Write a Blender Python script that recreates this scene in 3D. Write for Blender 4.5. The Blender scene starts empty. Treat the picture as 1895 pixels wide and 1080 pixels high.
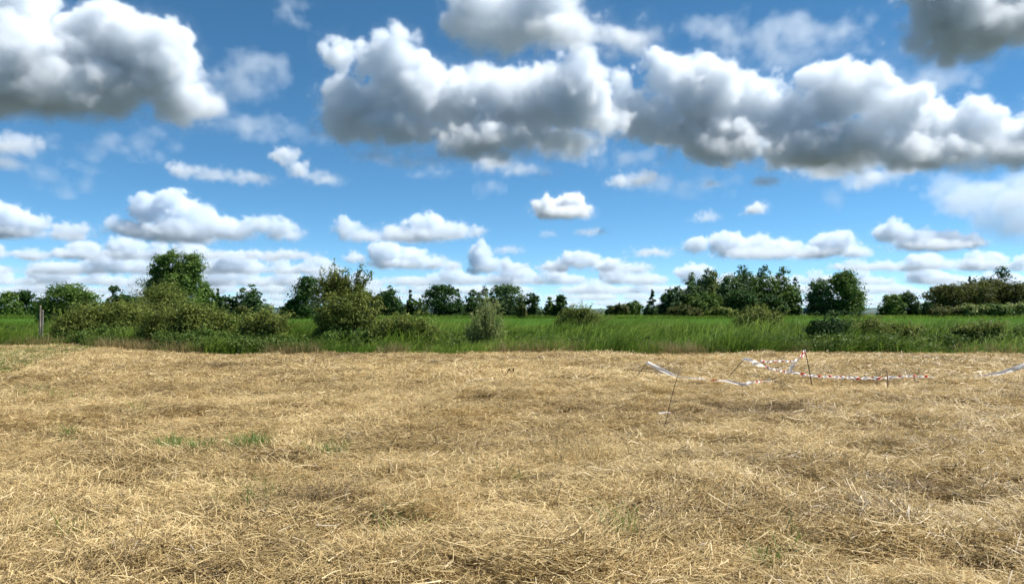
import bpy, bmesh, math, random
import numpy as np
from mathutils import Vector

sc = bpy.context.scene
COL = sc.collection
# ------------------------------------------------------------------ camera
PW, PH, F, HOR, CZ = 1895.0, 1080.0, 1368.0, 578.0, 1.6      # photo pixels, focal length in photo pixels, horizon row, eye height
cam = bpy.data.cameras.new('camera')
cam_ob = bpy.data.objects.new('camera', cam); COL.objects.link(cam_ob)
cam.lens = 36 * F / PW; cam.clip_start = 0.1; cam.clip_end = 300000
PITCH = math.atan((HOR - PH / 2) / F)
cam_ob.location = (0, 0, CZ); cam_ob.rotation_euler = (math.pi / 2 + PITCH, 0, 0)
sc.camera = cam_ob

# ------------------------------------------------------------------ sky and sun
SUN_EL, SUN_AZ = math.radians(55), math.radians(80)            # azimuth clockwise from the view direction: sun high on the right
world = bpy.data.worlds.new('World'); sc.world = world; world.use_nodes = True
wt = world.node_tree; bg = wt.nodes['Background']
sky = wt.nodes.new('ShaderNodeTexSky'); sky.sky_type = 'NISHITA'; sky.sun_disc = False
sky.sun_elevation = SUN_EL; sky.sun_rotation = SUN_AZ
sky.altitude = 0; sky.air_density = 0.5; sky.dust_density = 0.0; sky.ozone_density = 5.0
hs = wt.nodes.new('ShaderNodeHueSaturation'); hs.inputs['Saturation'].default_value = 1.12; hs.inputs['Hue'].default_value = 0.484
wt.links.new(sky.outputs[0], hs.inputs['Color']); wt.links.new(hs.outputs[0], bg.inputs[0])
bg.inputs[1].default_value = 0.092
sl = bpy.data.lights.new('sun', 'SUN'); sl.energy = 5.0; sl.angle = math.radians(0.53); sl.color = (1.0, 0.965, 0.91)
sun = bpy.data.objects.new('sun', sl); COL.objects.link(sun)
SD = Vector((math.sin(SUN_AZ) * math.cos(SUN_EL), math.cos(SUN_AZ) * math.cos(SUN_EL), math.sin(SUN_EL)))
sun.rotation_euler = SD.to_track_quat('Z', 'Y').to_euler(); sun.location = (40, 0, 60)
vs = sc.view_settings
vs.view_transform = 'Standard'; vs.look = 'None'; vs.gamma = 1; vs.exposure = 0.78; vs.use_curve_mapping = False
cy = sc.cycles
cy.max_bounces = 12; cy.diffuse_bounces = 3; cy.glossy_bounces = 2; cy.transmission_bounces = 3; cy.volume_bounces = 11; cy.transparent_max_bounces = 8
cy.volume_step_rate = 2.0; cy.volume_max_steps = 512
cy.use_denoising = True; cy.use_adaptive_sampling = True; cy.adaptive_threshold = 0.03

# ------------------------------------------------------------------ helpers
def at(px, py, Y):
    """the point seen at photo pixel (px, py) at distance Y in front of the camera"""
    u = (px - PW / 2) / F; v = (PH / 2 - py) / F
    c, s = math.cos(PITCH), math.sin(PITCH)
    d = Vector((u, c - v * s, s + v * c))
    return Vector((0, 0, CZ)) + d * (Y / d.y)

def tag(o, label=None, cat=None, group=None, kind=None):
    if label: o['label'] = label
    if cat: o['category'] = cat
    if group: o['group'] = group
    if kind: o['kind'] = kind
    return o

def empty(name, loc):
    o = bpy.data.objects.new(name, None); COL.objects.link(o); o.location = loc; o.empty_display_size = .3
    return o

def mesh(name, V, faces, mat, attr=None, smooth=False, uv=None):
    """V (n,3); faces list of arrays (m,3) or (m,4)"""
    V = np.asarray(V, np.float32)
    if isinstance(faces, np.ndarray): faces = [faces]
    faces = [f for f in faces if len(f)]
    me = bpy.data.meshes.new(name)
    me.vertices.add(len(V)); me.vertices.foreach_set('co', V.ravel())
    loops = np.concatenate([f.ravel() for f in faces]).astype(np.int32)
    sizes = np.concatenate([np.full(len(f), f.shape[1], np.int32) for f in faces])
    starts = np.concatenate([[0], np.cumsum(sizes)[:-1]]).astype(np.int32)
    me.loops.add(len(loops)); me.loops.foreach_set('vertex_index', loops)
    me.polygons.add(len(sizes)); me.polygons.foreach_set('loop_start', starts); me.polygons.foreach_set('loop_total', sizes)
    if smooth: me.polygons.foreach_set('use_smooth', np.ones(len(sizes), bool))
    if attr:
        for k, a in attr.items():
            x = me.attributes.new(k, 'FLOAT', 'POINT'); x.data.foreach_set('value', np.asarray(a, np.float32))
    if uv is not None:
        l = me.uv_layers.new(name='UVMap'); l.data.foreach_set('uv', np.asarray(uv, np.float32)[loops].ravel())
    me.update(calc_edges=True); me.validate()
    me.materials.append(mat)
    return me

def link(name, me, parent=None, loc=None):
    o = bpy.data.objects.new(name, me); COL.objects.link(o)
    if parent: o.parent = parent
    if loc is not None: o.location = loc
    return o

# value noise on a lattice, vectorised
_tab = np.random.RandomState(11).rand(256, 256).astype(np.float32)
def vnoise(x, y):
    xi = np.floor(x).astype(int); yi = np.floor(y).astype(int); fx = x - xi; fy = y - yi
    fx = fx * fx * (3 - 2 * fx); fy = fy * fy * (3 - 2 * fy)
    g = lambda a, b: _tab[a & 255, b & 255]
    return (g(xi, yi) * (1 - fx) + g(xi + 1, yi) * fx) * (1 - fy) + (g(xi, yi + 1) * (1 - fx) + g(xi + 1, yi + 1) * fx) * fy
def fbm(x, y, o=4):
    s = 0; a = .5; t = 0
    for i in range(o):
        s = s + a * vnoise(x * 2 ** i + 17.3 * i, y * 2 ** i + 9.1 * i); t += a; a *= .5
    return s / t

# ---- material helpers
def new_mat(name):
    m = bpy.data.materials.new(name); m.use_nodes = True; n = m.node_tree; n.nodes.clear()
    return m, n, n.nodes.new('ShaderNodeOutputMaterial')
def ramp(n, stops):
    r = n.nodes.new('ShaderNodeValToRGB'); e = r.color_ramp.elements
    while len(e) < len(stops): e.new(.5)
    for i, (p, c) in enumerate(stops):
        e[i].position = p; e[i].color = (c[0], c[1], c[2], 1)
    return r
def leaf_mat(name, dark, mid, light, trans=.35, rough=.6, spec=.14, instancer=False):
    m, n, out = new_mat(name)
    a = n.nodes.new('ShaderNodeAttribute'); a.attribute_name = 'tone'
    r = ramp(n, [(0, dark), (.5, mid), (1, light)])
    src = a.outputs['Fac']
    if instancer:
        b = n.nodes.new('ShaderNodeAttribute'); b.attribute_type = 'INSTANCER'; b.attribute_name = 'itone'
        ma = n.nodes.new('ShaderNodeMath'); ma.operation = 'ADD'; n.links.new(src, ma.inputs[0]); n.links.new(b.outputs['Fac'], ma.inputs[1]); src = ma.outputs[0]
    n.links.new(src, r.inputs[0])
    p = n.nodes.new('ShaderNodeBsdfPrincipled'); p.inputs['Roughness'].default_value = rough; p.inputs['Specular IOR Level'].default_value = spec
    t = n.nodes.new('ShaderNodeBsdfTranslucent'); mx = n.nodes.new('ShaderNodeMixShader'); mx.inputs[0].default_value = trans
    n.links.new(r.outputs[0], p.inputs['Base Color']); n.links.new(r.outputs[0], t.inputs['Color'])
    n.links.new(p.outputs[0], mx.inputs[1]); n.links.new(t.outputs[0], mx.inputs[2]); n.links.new(mx.outputs[0], out.inputs[0])
    return m

M = {}
M['dark']   = leaf_mat('foliage_dark_green',  (0.016, 0.041, 0.009), (0.032, 0.078, 0.016), (0.076, 0.138, 0.030), .3)
M['mid']    = leaf_mat('foliage_mid_green',   (0.035, 0.074, 0.014), (0.083, 0.146, 0.025), (0.176, 0.255, 0.051), .35)
M['grey']   = leaf_mat('foliage_grey_green',  (0.034, 0.070, 0.020), (0.070, 0.126, 0.039), (0.161, 0.224, 0.087), .3)
M['olive']  = leaf_mat('foliage_olive',       (0.052, 0.078, 0.014), (0.136, 0.172, 0.031), (0.293, 0.331, 0.078), .35)
M['brown']  = leaf_mat('foliage_brown_green', (0.042, 0.052, 0.013), (0.086, 0.099, 0.022), (0.163, 0.163, 0.039), .3)
M['bright'] = leaf_mat('foliage_bright_green',(0.047, 0.094, 0.019), (0.110, 0.188, 0.035), (0.204, 0.298, 0.063), .35)
M['silver'] = leaf_mat('foliage_silver', (.075, .110, .022), (.200, .250, .066), (.430, .470, .190), .42)
M['reed']   = leaf_mat('reed_leaf', (0.049, 0.091, 0.011), (0.142, 0.233, 0.029), (0.291, 0.386, 0.073), .45, .6, .15, True)
M['weed']   = leaf_mat('weed_leaf', (.028, .055, .010), (.070, .115, .020), (.150, .200, .045), .4, .6, .15, True)
M['dry']    = leaf_mat('dry_grass', (.140, .110, .040), (.300, .230, .100), (.480, .390, .190), .3, .6, .2, True)
M['hay']    = leaf_mat('mown_hay',  (.140, .092, .040), (.505, .370, .163), (.770, .612, .325), .25, .45, .35, True)
M['sprout'] = leaf_mat('green_sprout', (.050, .090, .015), (.110, .180, .030), (.200, .280, .060), .4, .5, .3, True)
M['meadow'] = leaf_mat('meadow_grass', (.075, .150, .020), (.130, .250, .036), (.210, .330, .058), .45, .6, .15, True)

def bark_mat(name, c0, c1):
    m, n, out = new_mat(name)
    tc = n.nodes.new('ShaderNodeTexCoord'); mp = n.nodes.new('ShaderNodeMapping'); mp.inputs['Scale'].default_value = (14, 14, 2.5)
    no = n.nodes.new('ShaderNodeTexNoise'); no.inputs['Scale'].default_value = 2; no.inputs['Detail'].default_value = 6
    r = ramp(n, [(.3, c0), (.7, c1)]); p = n.nodes.new('ShaderNodeBsdfPrincipled'); p.inputs['Roughness'].default_value = .85
    bp = n.nodes.new('ShaderNodeBump'); bp.inputs['Strength'].default_value = .5; bp.inputs['Distance'].default_value = .01
    n.links.new(tc.outputs['Object'], mp.inputs[0]); n.links.new(mp.outputs[0], no.inputs[0]); n.links.new(no.outputs[0], r.inputs[0])
    n.links.new(r.outputs[0], p.inputs[0]); n.links.new(no.outputs[0], bp.inputs['Height']); n.links.new(bp.outputs[0], p.inputs['Normal']); n.links.new(p.outputs[0], out.inputs[0])
    return m
M['bark'] = bark_mat('bark', (.045, .036, .026), (.13, .11, .085))
M['palebark'] = bark_mat('pale_bark', (.12, .11, .09), (.30, .28, .24))
M['post'] = bark_mat('weathered_wood', (.13, .105, .08), (.33, .29, .24))
M['rod'] = bark_mat('dark_stick', (.030, .018, .010), (.085, .052, .028))
M['stake'] = bark_mat('pale_stick', (.30, .20, .10), (.50, .36, .20))

# ------------------------------------------------------------------ the lie of the land
EDGE_PX = [-700, 0, 130, 230, 330, 430, 640, 950, 1120, 1300, 1600, 1895, 2600]
EDGE_PY = [640, 640, 639, 645, 651.5, 656, 655, 653, 650.5, 653, 654.5, 655.5, 656]
EDGE_Y = [(CZ - .10) * F / (p - HOR) for p in EDGE_PY]      # the matted hay stands about 0.1 m high
EDGE_X = [(px - PW / 2) / F * y for px, y in zip(EDGE_PX, EDGE_Y)]
def edge_y(x): return np.interp(x, EDGE_X, EDGE_Y)
def land(x, y):
    """height of the ground"""
    x = np.asarray(x, float); y = np.asarray(y, float)
    infield = np.clip((edge_y(x) + .4 - y) / .8, 0, 1)
    big = (fbm(x * .16 + 3, y * .16 + 8, 3) - .5) * .16
    mid = (fbm(x * .55 + 30, y * .8 + 5, 3) - .5) * .26
    fine = (fbm(x * 2.2 + 60, y * 2.9 + 25, 3) - .5) * .13
    h = (big + mid + fine) * infield * np.clip(1 - np.abs(x) / 120, 0, 1)
    ey = edge_y(x)
    ditch = -0.35 * np.exp(-((y - ey - 4.5) / 1.8) ** 2)
    meadow = np.where(y > ey, (fbm(x * .05, y * .05, 3) - .5) * .15 * np.clip((y - ey) / 20, 0, 1) * np.clip((400 - y) / 200, 0, 1), 0)
    return h + ditch + meadow

def grow(a0, a1, step, out, k=1.14):
    n = int(round((a1 - a0) / step)); c = list(np.linspace(a0, a1, n + 1)); s = step
    while c[-1] < out: s *= k; c.append(c[-1] + s)
    s = step; lo = []; v = a0
    while v > -out: s *= k * 1.3; v -= s; lo.append(v)
    return np.array(lo[::-1] + c)
GX = grow(-24, 24, .12, 90000); GY = grow(2.5, 40, .12, 90000, 1.07)
gx, gy = np.meshgrid(GX, GY); gz = land(gx, gy)
nx, ny = len(GX), len(GY)
idx = np.arange(nx * ny).reshape(ny, nx)
quads = np.stack([idx[:-1, :-1], idx[:-1, 1:], idx[1:, 1:], idx[1:, :-1]], -1).reshape(-1, 4)

# bare, damp or thin patches of the hay, read off the photograph: (px, py, half width, half height) -> positions on the ground
PATCH = [(1400, 762, 120, 12, 1.0), (1300, 752, 60, 8, .7), (1360, 818, 70, 9, .9), (1760, 830, 150, 14, .7), (600, 935, 70, 13, 1.0), (545, 925, 50, 10, .8), (700, 957, 55, 10, .9), (140, 955, 70, 14, .8),
         (860, 800, 110, 8, .5), (700, 662, 120, 3, .6), (950, 668, 160, 3, .5), (1230, 690, 70, 6, .6), (400, 685, 60, 5, .5), (330, 720, 60, 5, .5), (1560, 945, 150, 16, .7), (1680, 895, 100, 12, .7), (1490, 905, 60, 10, .6),
         (1180, 960, 60, 9, .7), (1340, 925, 45, 9, .6), (1820, 1060, 110, 18, .9), (1230, 1000, 80, 12, .5), (880, 1040, 60, 10, .6), (30, 720, 90, 9, .5), (250, 760, 120, 8, .4), (1500, 1000, 90, 12, .5), (1700, 780, 150, 10, .35), (1050, 760, 90, 6, .3)]
GREEN = [(15, 665, 60, 22, 1.0), (30, 650, 90, 10, .8), (110, 645, 120, 7, .55), (60, 735, 70, 14, .3), (130, 735, 60, 10, .3), (320, 828, 26, 7, 1.0), (375, 834, 22, 6, .6), (475, 828, 28, 7, .95), (600, 835, 26, 8, .65), (250, 755, 40, 8, .25), (130, 800, 14, 12, .6), (1480, 990, 30, 20, .25), (740, 975, 40, 10, .3), (975, 885, 30, 8, .35), (1150, 990, 12, 20, .5), (440, 935, 60, 12, .25), (1415, 1020, 20, 20, .35), (130, 985, 20, 8, .4), (470, 900, 60, 20, .2), (1715, 800, 40, 14, .15)]
def patch_field(x, y, L):
    """sum of soft spots given in photo pixels, evaluated for ground points"""
    y = np.maximum(y, .5)
    px = x / y * F + PW / 2; py = HOR + CZ * F / y
    v = np.zeros_like(px)
    for (a, b, w, h, s) in L:
        v = np.maximum(v, s * np.exp(-(((px - a) / w) ** 2 + ((py - b) / h) ** 2)))
    return v
infield_v = np.clip((edge_y(gx) + .15 + (fbm(gx * 1.5, gy * 1.5, 2) - .5) * .8 - gy) / .35, 0, 1) * (np.abs(gx) < 400)
bare_v = patch_field(gx, gy, PATCH); green_v = patch_field(gx, gy, GREEN)

def ramp_c(n, c):
    x = n.nodes.new('ShaderNodeRGB'); x.outputs[0].default_value = (*c, 1); return x.outputs[0]
def ground_mat():
    m, n, out = new_mat('field_soil_and_grass')
    def attr(a):
        x = n.nodes.new('ShaderNodeAttribute'); x.attribute_name = a; return x.outputs['Fac']
    tc = n.nodes.new('ShaderNodeTexCoord')
    def noise(scale, detail, vec=(1, 1, 1)):
        mp = n.nodes.new('ShaderNodeMapping'); mp.inputs['Scale'].default_value = vec; n.links.new(tc.outputs['Object'], mp.inputs[0])
        x = n.nodes.new('ShaderNodeTexNoise'); x.inputs['Scale'].default_value = scale; x.inputs['Detail'].default_value = detail; n.links.new(mp.outputs[0], x.inputs[0]); return x.outputs[0]
    def mix(f, a, b):
        x = n.nodes.new('ShaderNodeMix'); x.data_type = 'RGBA'; n.links.new(f, x.inputs[0]); n.links.new(a, x.inputs[6]); n.links.new(b, x.inputs[7]); return x.outputs[2]
    straw = ramp(n, [(.30, (.13, .083, .038)), (.5, (.33, .23, .105)), (.72, (.56, .41, .20))]); n.links.new(noise(26, 6, (1, 2.2, 1)), straw.inputs[0])
    soil = ramp(n, [(.3, (.055, .038, .026)), (.7, (.15, .105, .066))]); n.links.new(noise(18, 6), soil.inputs[0])
    hay = mix(attr('green'), mix(attr('bare'), straw.outputs[0], soil.outputs[0]), ramp_c(n, (.12, .16, .035)))
    mead = ramp(n, [(.32, (.085, .165, .024)), (.5, (.110, .210, .032)), (.7, (.140, .245, .046))]); n.links.new(noise(.06, 7, (1, .5, 1)), mead.inputs[0])
    vo = n.nodes.new('ShaderNodeTexVoronoi'); vo.inputs['Scale'].default_value = .0035; n.links.new(tc.outputs['Object'], vo.inputs[0])
    vs_ = n.nodes.new('ShaderNodeSeparateColor'); n.links.new(vo.outputs['Color'], vs_.inputs[0])
    fields = ramp(n, [(.1, (.035, .055, .03)), (.35, (.055, .062, .045)), (.55, (.09, .082, .065)), (.75, (.045, .062, .042)), (.95, (.075, .076, .072))]); n.links.new(vs_.outputs[0], fields.inputs[0])
    base = mix(attr('infield'), mix(attr('far'), mead.outputs[0], fields.outputs[0]), hay)
    p = n.nodes.new('ShaderNodeBsdfPrincipled'); p.inputs['Roughness'].default_value = .95; p.inputs['Specular IOR Level'].default_value = .1
    n.links.new(base, p.inputs[0]); n.links.new(p.outputs[0], out.inputs[0])
    bp = n.nodes.new('ShaderNodeBump'); bp.inputs['Strength'].default_value = .6; bp.inputs['Distance'].default_value = .03; n.links.new(noise(30, 5), bp.inputs['Height']); n.links.new(bp.outputs[0], p.inputs['Normal'])
    return m
g = link('ground', mesh('ground', np.stack([gx, gy, gz], -1).reshape(-1, 3), quads, ground_mat(), {'infield': infield_v.ravel(), 'bare': np.clip(bare_v.ravel(), 0, 1), 'green': np.clip(green_v.ravel(), 0, 1), 'far': np.clip((np.hypot(gx, gy).ravel() - 500) / 200, 0, 1)}, smooth=True))
tag(g, 'flat field ground under mown straw with green meadow beyond', kind='structure')

# ------------------------------------------------------------------ far low rises on the horizon
def hills():
    rs = np.random.RandomState(4)
    X = np.linspace(-4500, 4500, 420); V = []; Fq = []
    top = 9 + 20 * fbm(X * .0016 + 3, X * 0 + 2, 4) + 7 * fbm(X * .02, X * 0 + 7, 3)
    for i, x in enumerate(X):
        y = 3300 + 250 * math.sin(x * .0007)
        V += [(x, y - 150, -1), (x, y, top[i]), (x, y + 60, top[i] * .97), (x, y + 200, -1)]
    for i in range(len(X) - 1):
        for k in range(3): Fq.append((i * 4 + k, i * 4 + 4 + k, i * 4 + 5 + k, i * 4 + 1 + k))
    m, n, out = new_mat('far_woodland')
    no = n.nodes.new('ShaderNodeTexNoise'); no.inputs['Scale'].default_value = .03; no.inputs['Detail'].default_value = 6
    tc = n.nodes.new('ShaderNodeTexCoord'); n.links.new(tc.outputs['Object'], no.inputs[0])
    r = ramp(n, [(.35, (.045, .075, .075)), (.65, (.075, .11, .095))]); n.links.new(no.outputs[0], r.inputs[0])
    p = n.nodes.new('ShaderNodeBsdfPrincipled'); p.inputs['Roughness'].default_value = 1; n.links.new(r.outputs[0], p.inputs[0]); n.links.new(p.outputs[0], out.inputs[0])
    o = link('hills', mesh('hills', V, np.array(Fq), m)); tag(o, 'low blue green wooded rise far along the horizon', kind='structure')
hills()

# ------------------------------------------------------------------ clouds: vapour volumes, blue shade and haze tinted into their colour
class GN:
    def __init__(s, name):
        s.t = bpy.data.node_groups.new(name, 'GeometryNodeTree'); s.t.is_modifier = True
        s.t.interface.new_socket('Geometry', in_out='INPUT', socket_type='NodeSocketGeometry')
        s.t.interface.new_socket('Geometry', in_out='OUTPUT', socket_type='NodeSocketGeometry')
        s.inp = s.t.nodes.new('NodeGroupInput'); s.out = s.t.nodes.new('NodeGroupOutput')
    def n(s, ty, **k):
        x = s.t.nodes.new(ty)
        for a, b in k.items(): setattr(x, a, b)
        return x
    def put(s, sock, v):
        if hasattr(v, 'is_output'): s.t.links.new(v, sock)
        else: sock.default_value = v
    def m(s, op, a, b=None, c=None, clamp=False):
        x = s.n('ShaderNodeMath', operation=op, use_clamp=clamp); s.put(x.inputs[0], a)
        if b is not None: s.put(x.inputs[1], b)
        if c is not None: s.put(x.inputs[2], c)
        return x.outputs[0]
    def v(s, op, a, b=None, scale=None):
        x = s.n('ShaderNodeVectorMath', operation=op); s.put(x.inputs[0], a)
        if b is not None: s.put(x.inputs[1], b)
        if scale is not None: s.put(x.inputs['Scale'], scale)
        return x.outputs['Value'] if op in ('LENGTH', 'DOT_PRODUCT', 'DISTANCE') else x.outputs[0]
    def noise(s, vec, scale, detail, rough=.55):
        x = s.n('ShaderNodeTexNoise'); s.put(x.inputs['Vector'], vec); x.inputs['Scale'].default_value = scale; x.inputs['Detail'].default_value = detail; x.inputs['Roughness'].default_value = rough
        return x

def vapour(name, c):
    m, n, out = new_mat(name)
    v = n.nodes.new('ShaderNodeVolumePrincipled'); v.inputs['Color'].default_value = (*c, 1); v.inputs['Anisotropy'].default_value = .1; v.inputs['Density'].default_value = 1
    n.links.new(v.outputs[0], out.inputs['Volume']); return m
VAP_SHADE = vapour('shade_tinted_vapour', (.948, .969, .989)); VAP_HAZE = vapour('haze_tinted_vapour', (.880, .928, .978))  # albedo tinted blue for skylit shade; second one bluer, dimmer, as painted haze
def cloud(name, label, lobes, base, k=1.0, seed=0, vox=2.4, dens=1.0, alt=1100.0, depth=1.0, sub=4, D=None, soft=1.0, rag=1.0, fill=5.0, group='cumulus clouds over the field', stuff=False):
    vap = VAP_HAZE if base > 420 else VAP_SHADE  # low far clouds get the vapour with aerial haze in its colour
    """lobes (px, py, half width[, half height]) in photo pixels; base = row of the flat underside; k = size of the billows relative to 34 px; alt = height of the base in metres"""
    r_ = random.Random(seed * 7 + 1)
    D = D or alt * F / (HOR - base); S = D / F
    cx = sum(l[0] for l in lobes) / len(lobes)
    ctr = at(cx, base, D); L = []
    for l in lobes:
        px, py, rx = l[:3]; rz = l[3] if len(l) > 3 else rx
        p = at(px, py, D) - ctr; p.y += r_.uniform(-.5, .5) * rx * S * depth
        L.append((p, (rx * S, rx * S * depth, rz * S)))
        for q in range(sub):
            a = r_.uniform(0, 6.283); e = math.asin(r_.uniform(.0, 1))
            d = Vector((math.cos(a) * math.cos(e) * rx, math.sin(a) * math.cos(e) * rx * depth, math.sin(e) * rz)) * S
            R = min(rx, rz) * S * r_.uniform(.32, .55); L.append((p + d * .82, (R, R, R)))
    mg = 22 * k * S
    lo = [min(p[i] - r[i] for p, r in L) - mg for i in range(3)]; hi = [max(p[i] + r[i] for p, r in L) + mg for i in range(3)]
    lo[2] = max(lo[2], -16 * k * S)
    g = GN(name); pos = g.n('GeometryNodeInputPosition').outputs[0]
    P = g.v('ADD', g.v('SCALE', pos, scale=1 / (S * k)), (seed * 173.3, seed * 31.7, seed * 77.1))
    wn = g.noise(P, 1 / 60, 3)
    Q = g.v('ADD', pos, g.v('SCALE', g.v('SUBTRACT', wn.outputs['Color'], (.5, .5, .5)), scale=52 * S * k * rag))
    s = None
    for p, r in L:
        q = g.v('LENGTH', g.v('MULTIPLY', g.v('SUBTRACT', Q, tuple(p)), (1 / r[0], 1 / r[1], 1 / r[2])))
        v = g.m('MULTIPLY', g.m('SUBTRACT', 1.0, q), min(r) / (S * k))
        s = v if s is None else g.m('SMOOTH_MAX', s, v, 4.0)
    vo = g.n('ShaderNodeTexVoronoi', feature='F1'); g.put(vo.inputs['Vector'], P); vo.inputs['Scale'].default_value = 1 / 26; vo.inputs['Detail'].default_value = 2; vo.inputs['Roughness'].default_value = .55; vo.inputs['Lacunarity'].default_value = 2.2
    bil = g.m('MULTIPLY_ADD', vo.outputs['Distance'], -14.0 * rag, 6.5 * rag)
    fb = g.m('MULTIPLY_ADD', g.noise(P, 1 / 30, 6, .66).outputs[0], 30.0 * rag, -15.0 * rag)
    d = g.m('ADD', g.m('ADD', g.m('ADD', s, fill), bil), fb)
    sep = g.n('ShaderNodeSeparateXYZ'); g.put(sep.inputs[0], pos)
    z = g.m('MULTIPLY', sep.outputs[2], 1 / (S * k))
    zb = g.m('ADD', z, g.m('MULTIPLY_ADD', g.noise(P, 1 / 45, 2).outputs[0], 26.0, -11.0))
    ew = g.m('MULTIPLY_ADD', g.m('DIVIDE', z, 70.0, clamp=True), -20.0 * soft, 28.0 * soft)
    den = g.m('MULTIPLY', g.m('MULTIPLY', g.m('DIVIDE', d, ew, clamp=True), g.m('DIVIDE', zb, 22.0, clamp=True)), g.m('MULTIPLY', g.m('MULTIPLY_ADD', g.noise(P, 1 / 60, 2).outputs[0], 2.4, -.5, clamp=False), 1.15 * dens / (9 * S * k)))
    halo = g.m('MULTIPLY', g.m('POWER', g.m('MULTIPLY_ADD', g.m('ADD', d, fb), 1 / 34, 18 / 34, clamp=True), 2.0), g.m('MULTIPLY', g.m('DIVIDE', zb, 22.0, clamp=True), .045 * dens / (9 * S * k)))
    den = g.m('ADD', den, halo)
    vc = g.n('GeometryNodeVolumeCube'); g.put(vc.inputs['Density'], g.m('MAXIMUM', den, 0.0))
    vc.inputs['Min'].default_value = lo; vc.inputs['Max'].default_value = hi
    nv = 1
    for i, a in enumerate('XYZ'):
        rr = max(6, int((hi[i] - lo[i]) / (vox * S * (1.5 if i == 1 else 1)))); vc.inputs['Resolution ' + a].default_value = rr; nv *= rr
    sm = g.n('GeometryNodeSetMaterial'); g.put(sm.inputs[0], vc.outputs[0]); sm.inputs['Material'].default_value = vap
    g.t.links.new(sm.outputs[0], g.out.inputs[0])
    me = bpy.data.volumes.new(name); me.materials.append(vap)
    ob = link(name, me, loc=ctr); md = ob.modifiers.new('vapour', 'NODES'); md.node_group = g.t
    if stuff: tag(ob, label, kind='stuff')
    else: tag(ob, label, 'cloud', group)
    cloud.total += nv
    return ob
cloud.total = 0

#CLOUDS
cloud('cumulus_cloud', 'huge white cumulus cloud with grey base in the upper left corner', [(40, 130, 130, 95), (190, 90, 120, 100), (300, 110, 80, 85), (-60, 100, 120), (330, 185, 75, 45), (150, 170, 140, 60), (395, 195, 38, 26), (30, 20, 90, 70)], 250, 1.5, 1, 3.2, 1.0, depth=.8)
cloud('cumulus_cloud', 'big cumulus cloud with a bright knob on its left, left of centre', [(625, 105, 36, 38), (720, 115, 62, 62), (650, 195, 75, 60), (640, 235, 60, 32), (770, 170, 75, 70), (860, 190, 95, 75), (960, 195, 100, 70), (1060, 190, 85, 70), (1110, 225, 55, 40), (740, 240, 90, 34), (900, 270, 120, 34), (1040, 265, 80, 34)], 314, 1.3, 2, 2.8, 1.0, depth=.7)
cloud('cumulus_cloud', 'soft grey cumulus cloud cut by the top edge at the centre', [(900, 10, 90, 80), (1000, 5, 85, 80), (930, 60, 90, 45), (1060, 60, 80, 38), (1160, 80, 60, 36)], 128, 1.6, 3, 3.2, .8, depth=.8, soft=1.3)
cloud('cumulus_cloud', 'long chain of billowing cumulus on the right with grey underside', [(1240, 140, 60, 52), (1300, 170, 80, 65), (1210, 220, 70, 52), (1390, 185, 75, 62), (1330, 240, 110, 48), (1460, 215, 70, 50), (1560, 170, 90, 66), (1480, 190, 50, 50), (1640, 210, 80, 60), (1720, 235, 75, 52), (1790, 235, 60, 50), (1860, 260, 70, 44), (1940, 250, 70, 60), (1560, 265, 150, 45), (1700, 285, 130, 34), (1850, 290, 100, 30), (1340, 275, 110, 30), (1480, 280, 90, 30), (1150, 200, 50, 60)], 340, 1.3, 4, 2.8, 1.0, depth=.7)
cloud('cumulus_cloud', 'ragged grey scud hanging below the right hand cloud chain', [(1540, 310, 75, 26), (1600, 335, 50, 22), (1480, 300, 60, 20), (1640, 325, 40, 16)], 362, .8, 5, 2.6, .35, sub=3, soft=1.8)
cloud('cumulus_cloud', 'dark grey cloud underside cut off at the upper right corner', [(1740, 20, 80, 70), (1850, 0, 110, 80), (1800, 70, 120, 40), (1930, 50, 100, 60), (1700, 60, 50, 34)], 138, 1.5, 6, 3.2, 1.3, depth=1.0, soft=1.3)
cloud('cumulus_cloud', 'small soft grey cloud at the left edge under the big one', [(20, 270, 55, 22), (70, 265, 30, 14), (10, 305, 50, 18), (50, 308, 22, 10)], 318, .8, 7, 2.2, .3, soft=2.0)
cloud('cumulus_cloud', 'small cloud with a white turret and long grey tail', [(535, 290, 26, 22), (550, 312, 28, 18), (590, 330, 40, 14), (335, 316, 26, 18), (400, 328, 50, 14), (460, 330, 50, 12), (620, 340, 30, 9)], 346, .6, 8, 2.0, .3, sub=3, soft=1.7)
cloud('cumulus_cloud', 'small round bright cumulus alone in the middle of the sky', [(1010, 388, 32, 22), (1055, 376, 32, 24), (1075, 392, 26, 18), (1040, 397, 50, 14)], 410, .6, 9, 1.8, 1.0, sub=4)
cloud('cumulus_cloud', 'little pale cloud right of the upper centre, below the big gap', [(1150, 336, 26, 16), (1190, 334, 32, 18), (1170, 345, 46, 10)], 356, .6, 10, 2.0, .4, sub=3, soft=1.6)
cloud('cumulus_cloud', 'faint flat cloud shreds under the big central cloud', [(910, 300, 45, 18), (960, 316, 50, 14), (1010, 318, 30, 10), (800, 318, 40, 8)], 334, .7, 11, 2.4, .25, sub=3, soft=2.0)
cloud('cumulus_cloud', 'tiny pale cloud puff at right of centre, the upper of two', [(1398, 388, 24, 15), (1380, 396, 14, 8)], 405, .45, 12, 1.8, .5, sub=3, soft=1.5)
cloud('cumulus_cloud', 'tiny flat cloud puff at right of centre, the lower of two', [(1308, 402, 26, 11), (1285, 408, 14, 7)], 416, .45, 13, 1.8, .35, sub=3, soft=1.7)
cloud('cumulus_cloud', 'pale grey shred of cloud under the left half of the central cloud', [(700, 292, 60, 16), (770, 300, 70, 16), (850, 296, 50, 16)], 322, .8, 31, 2.6, .22, sub=3, soft=2.2)
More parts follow.
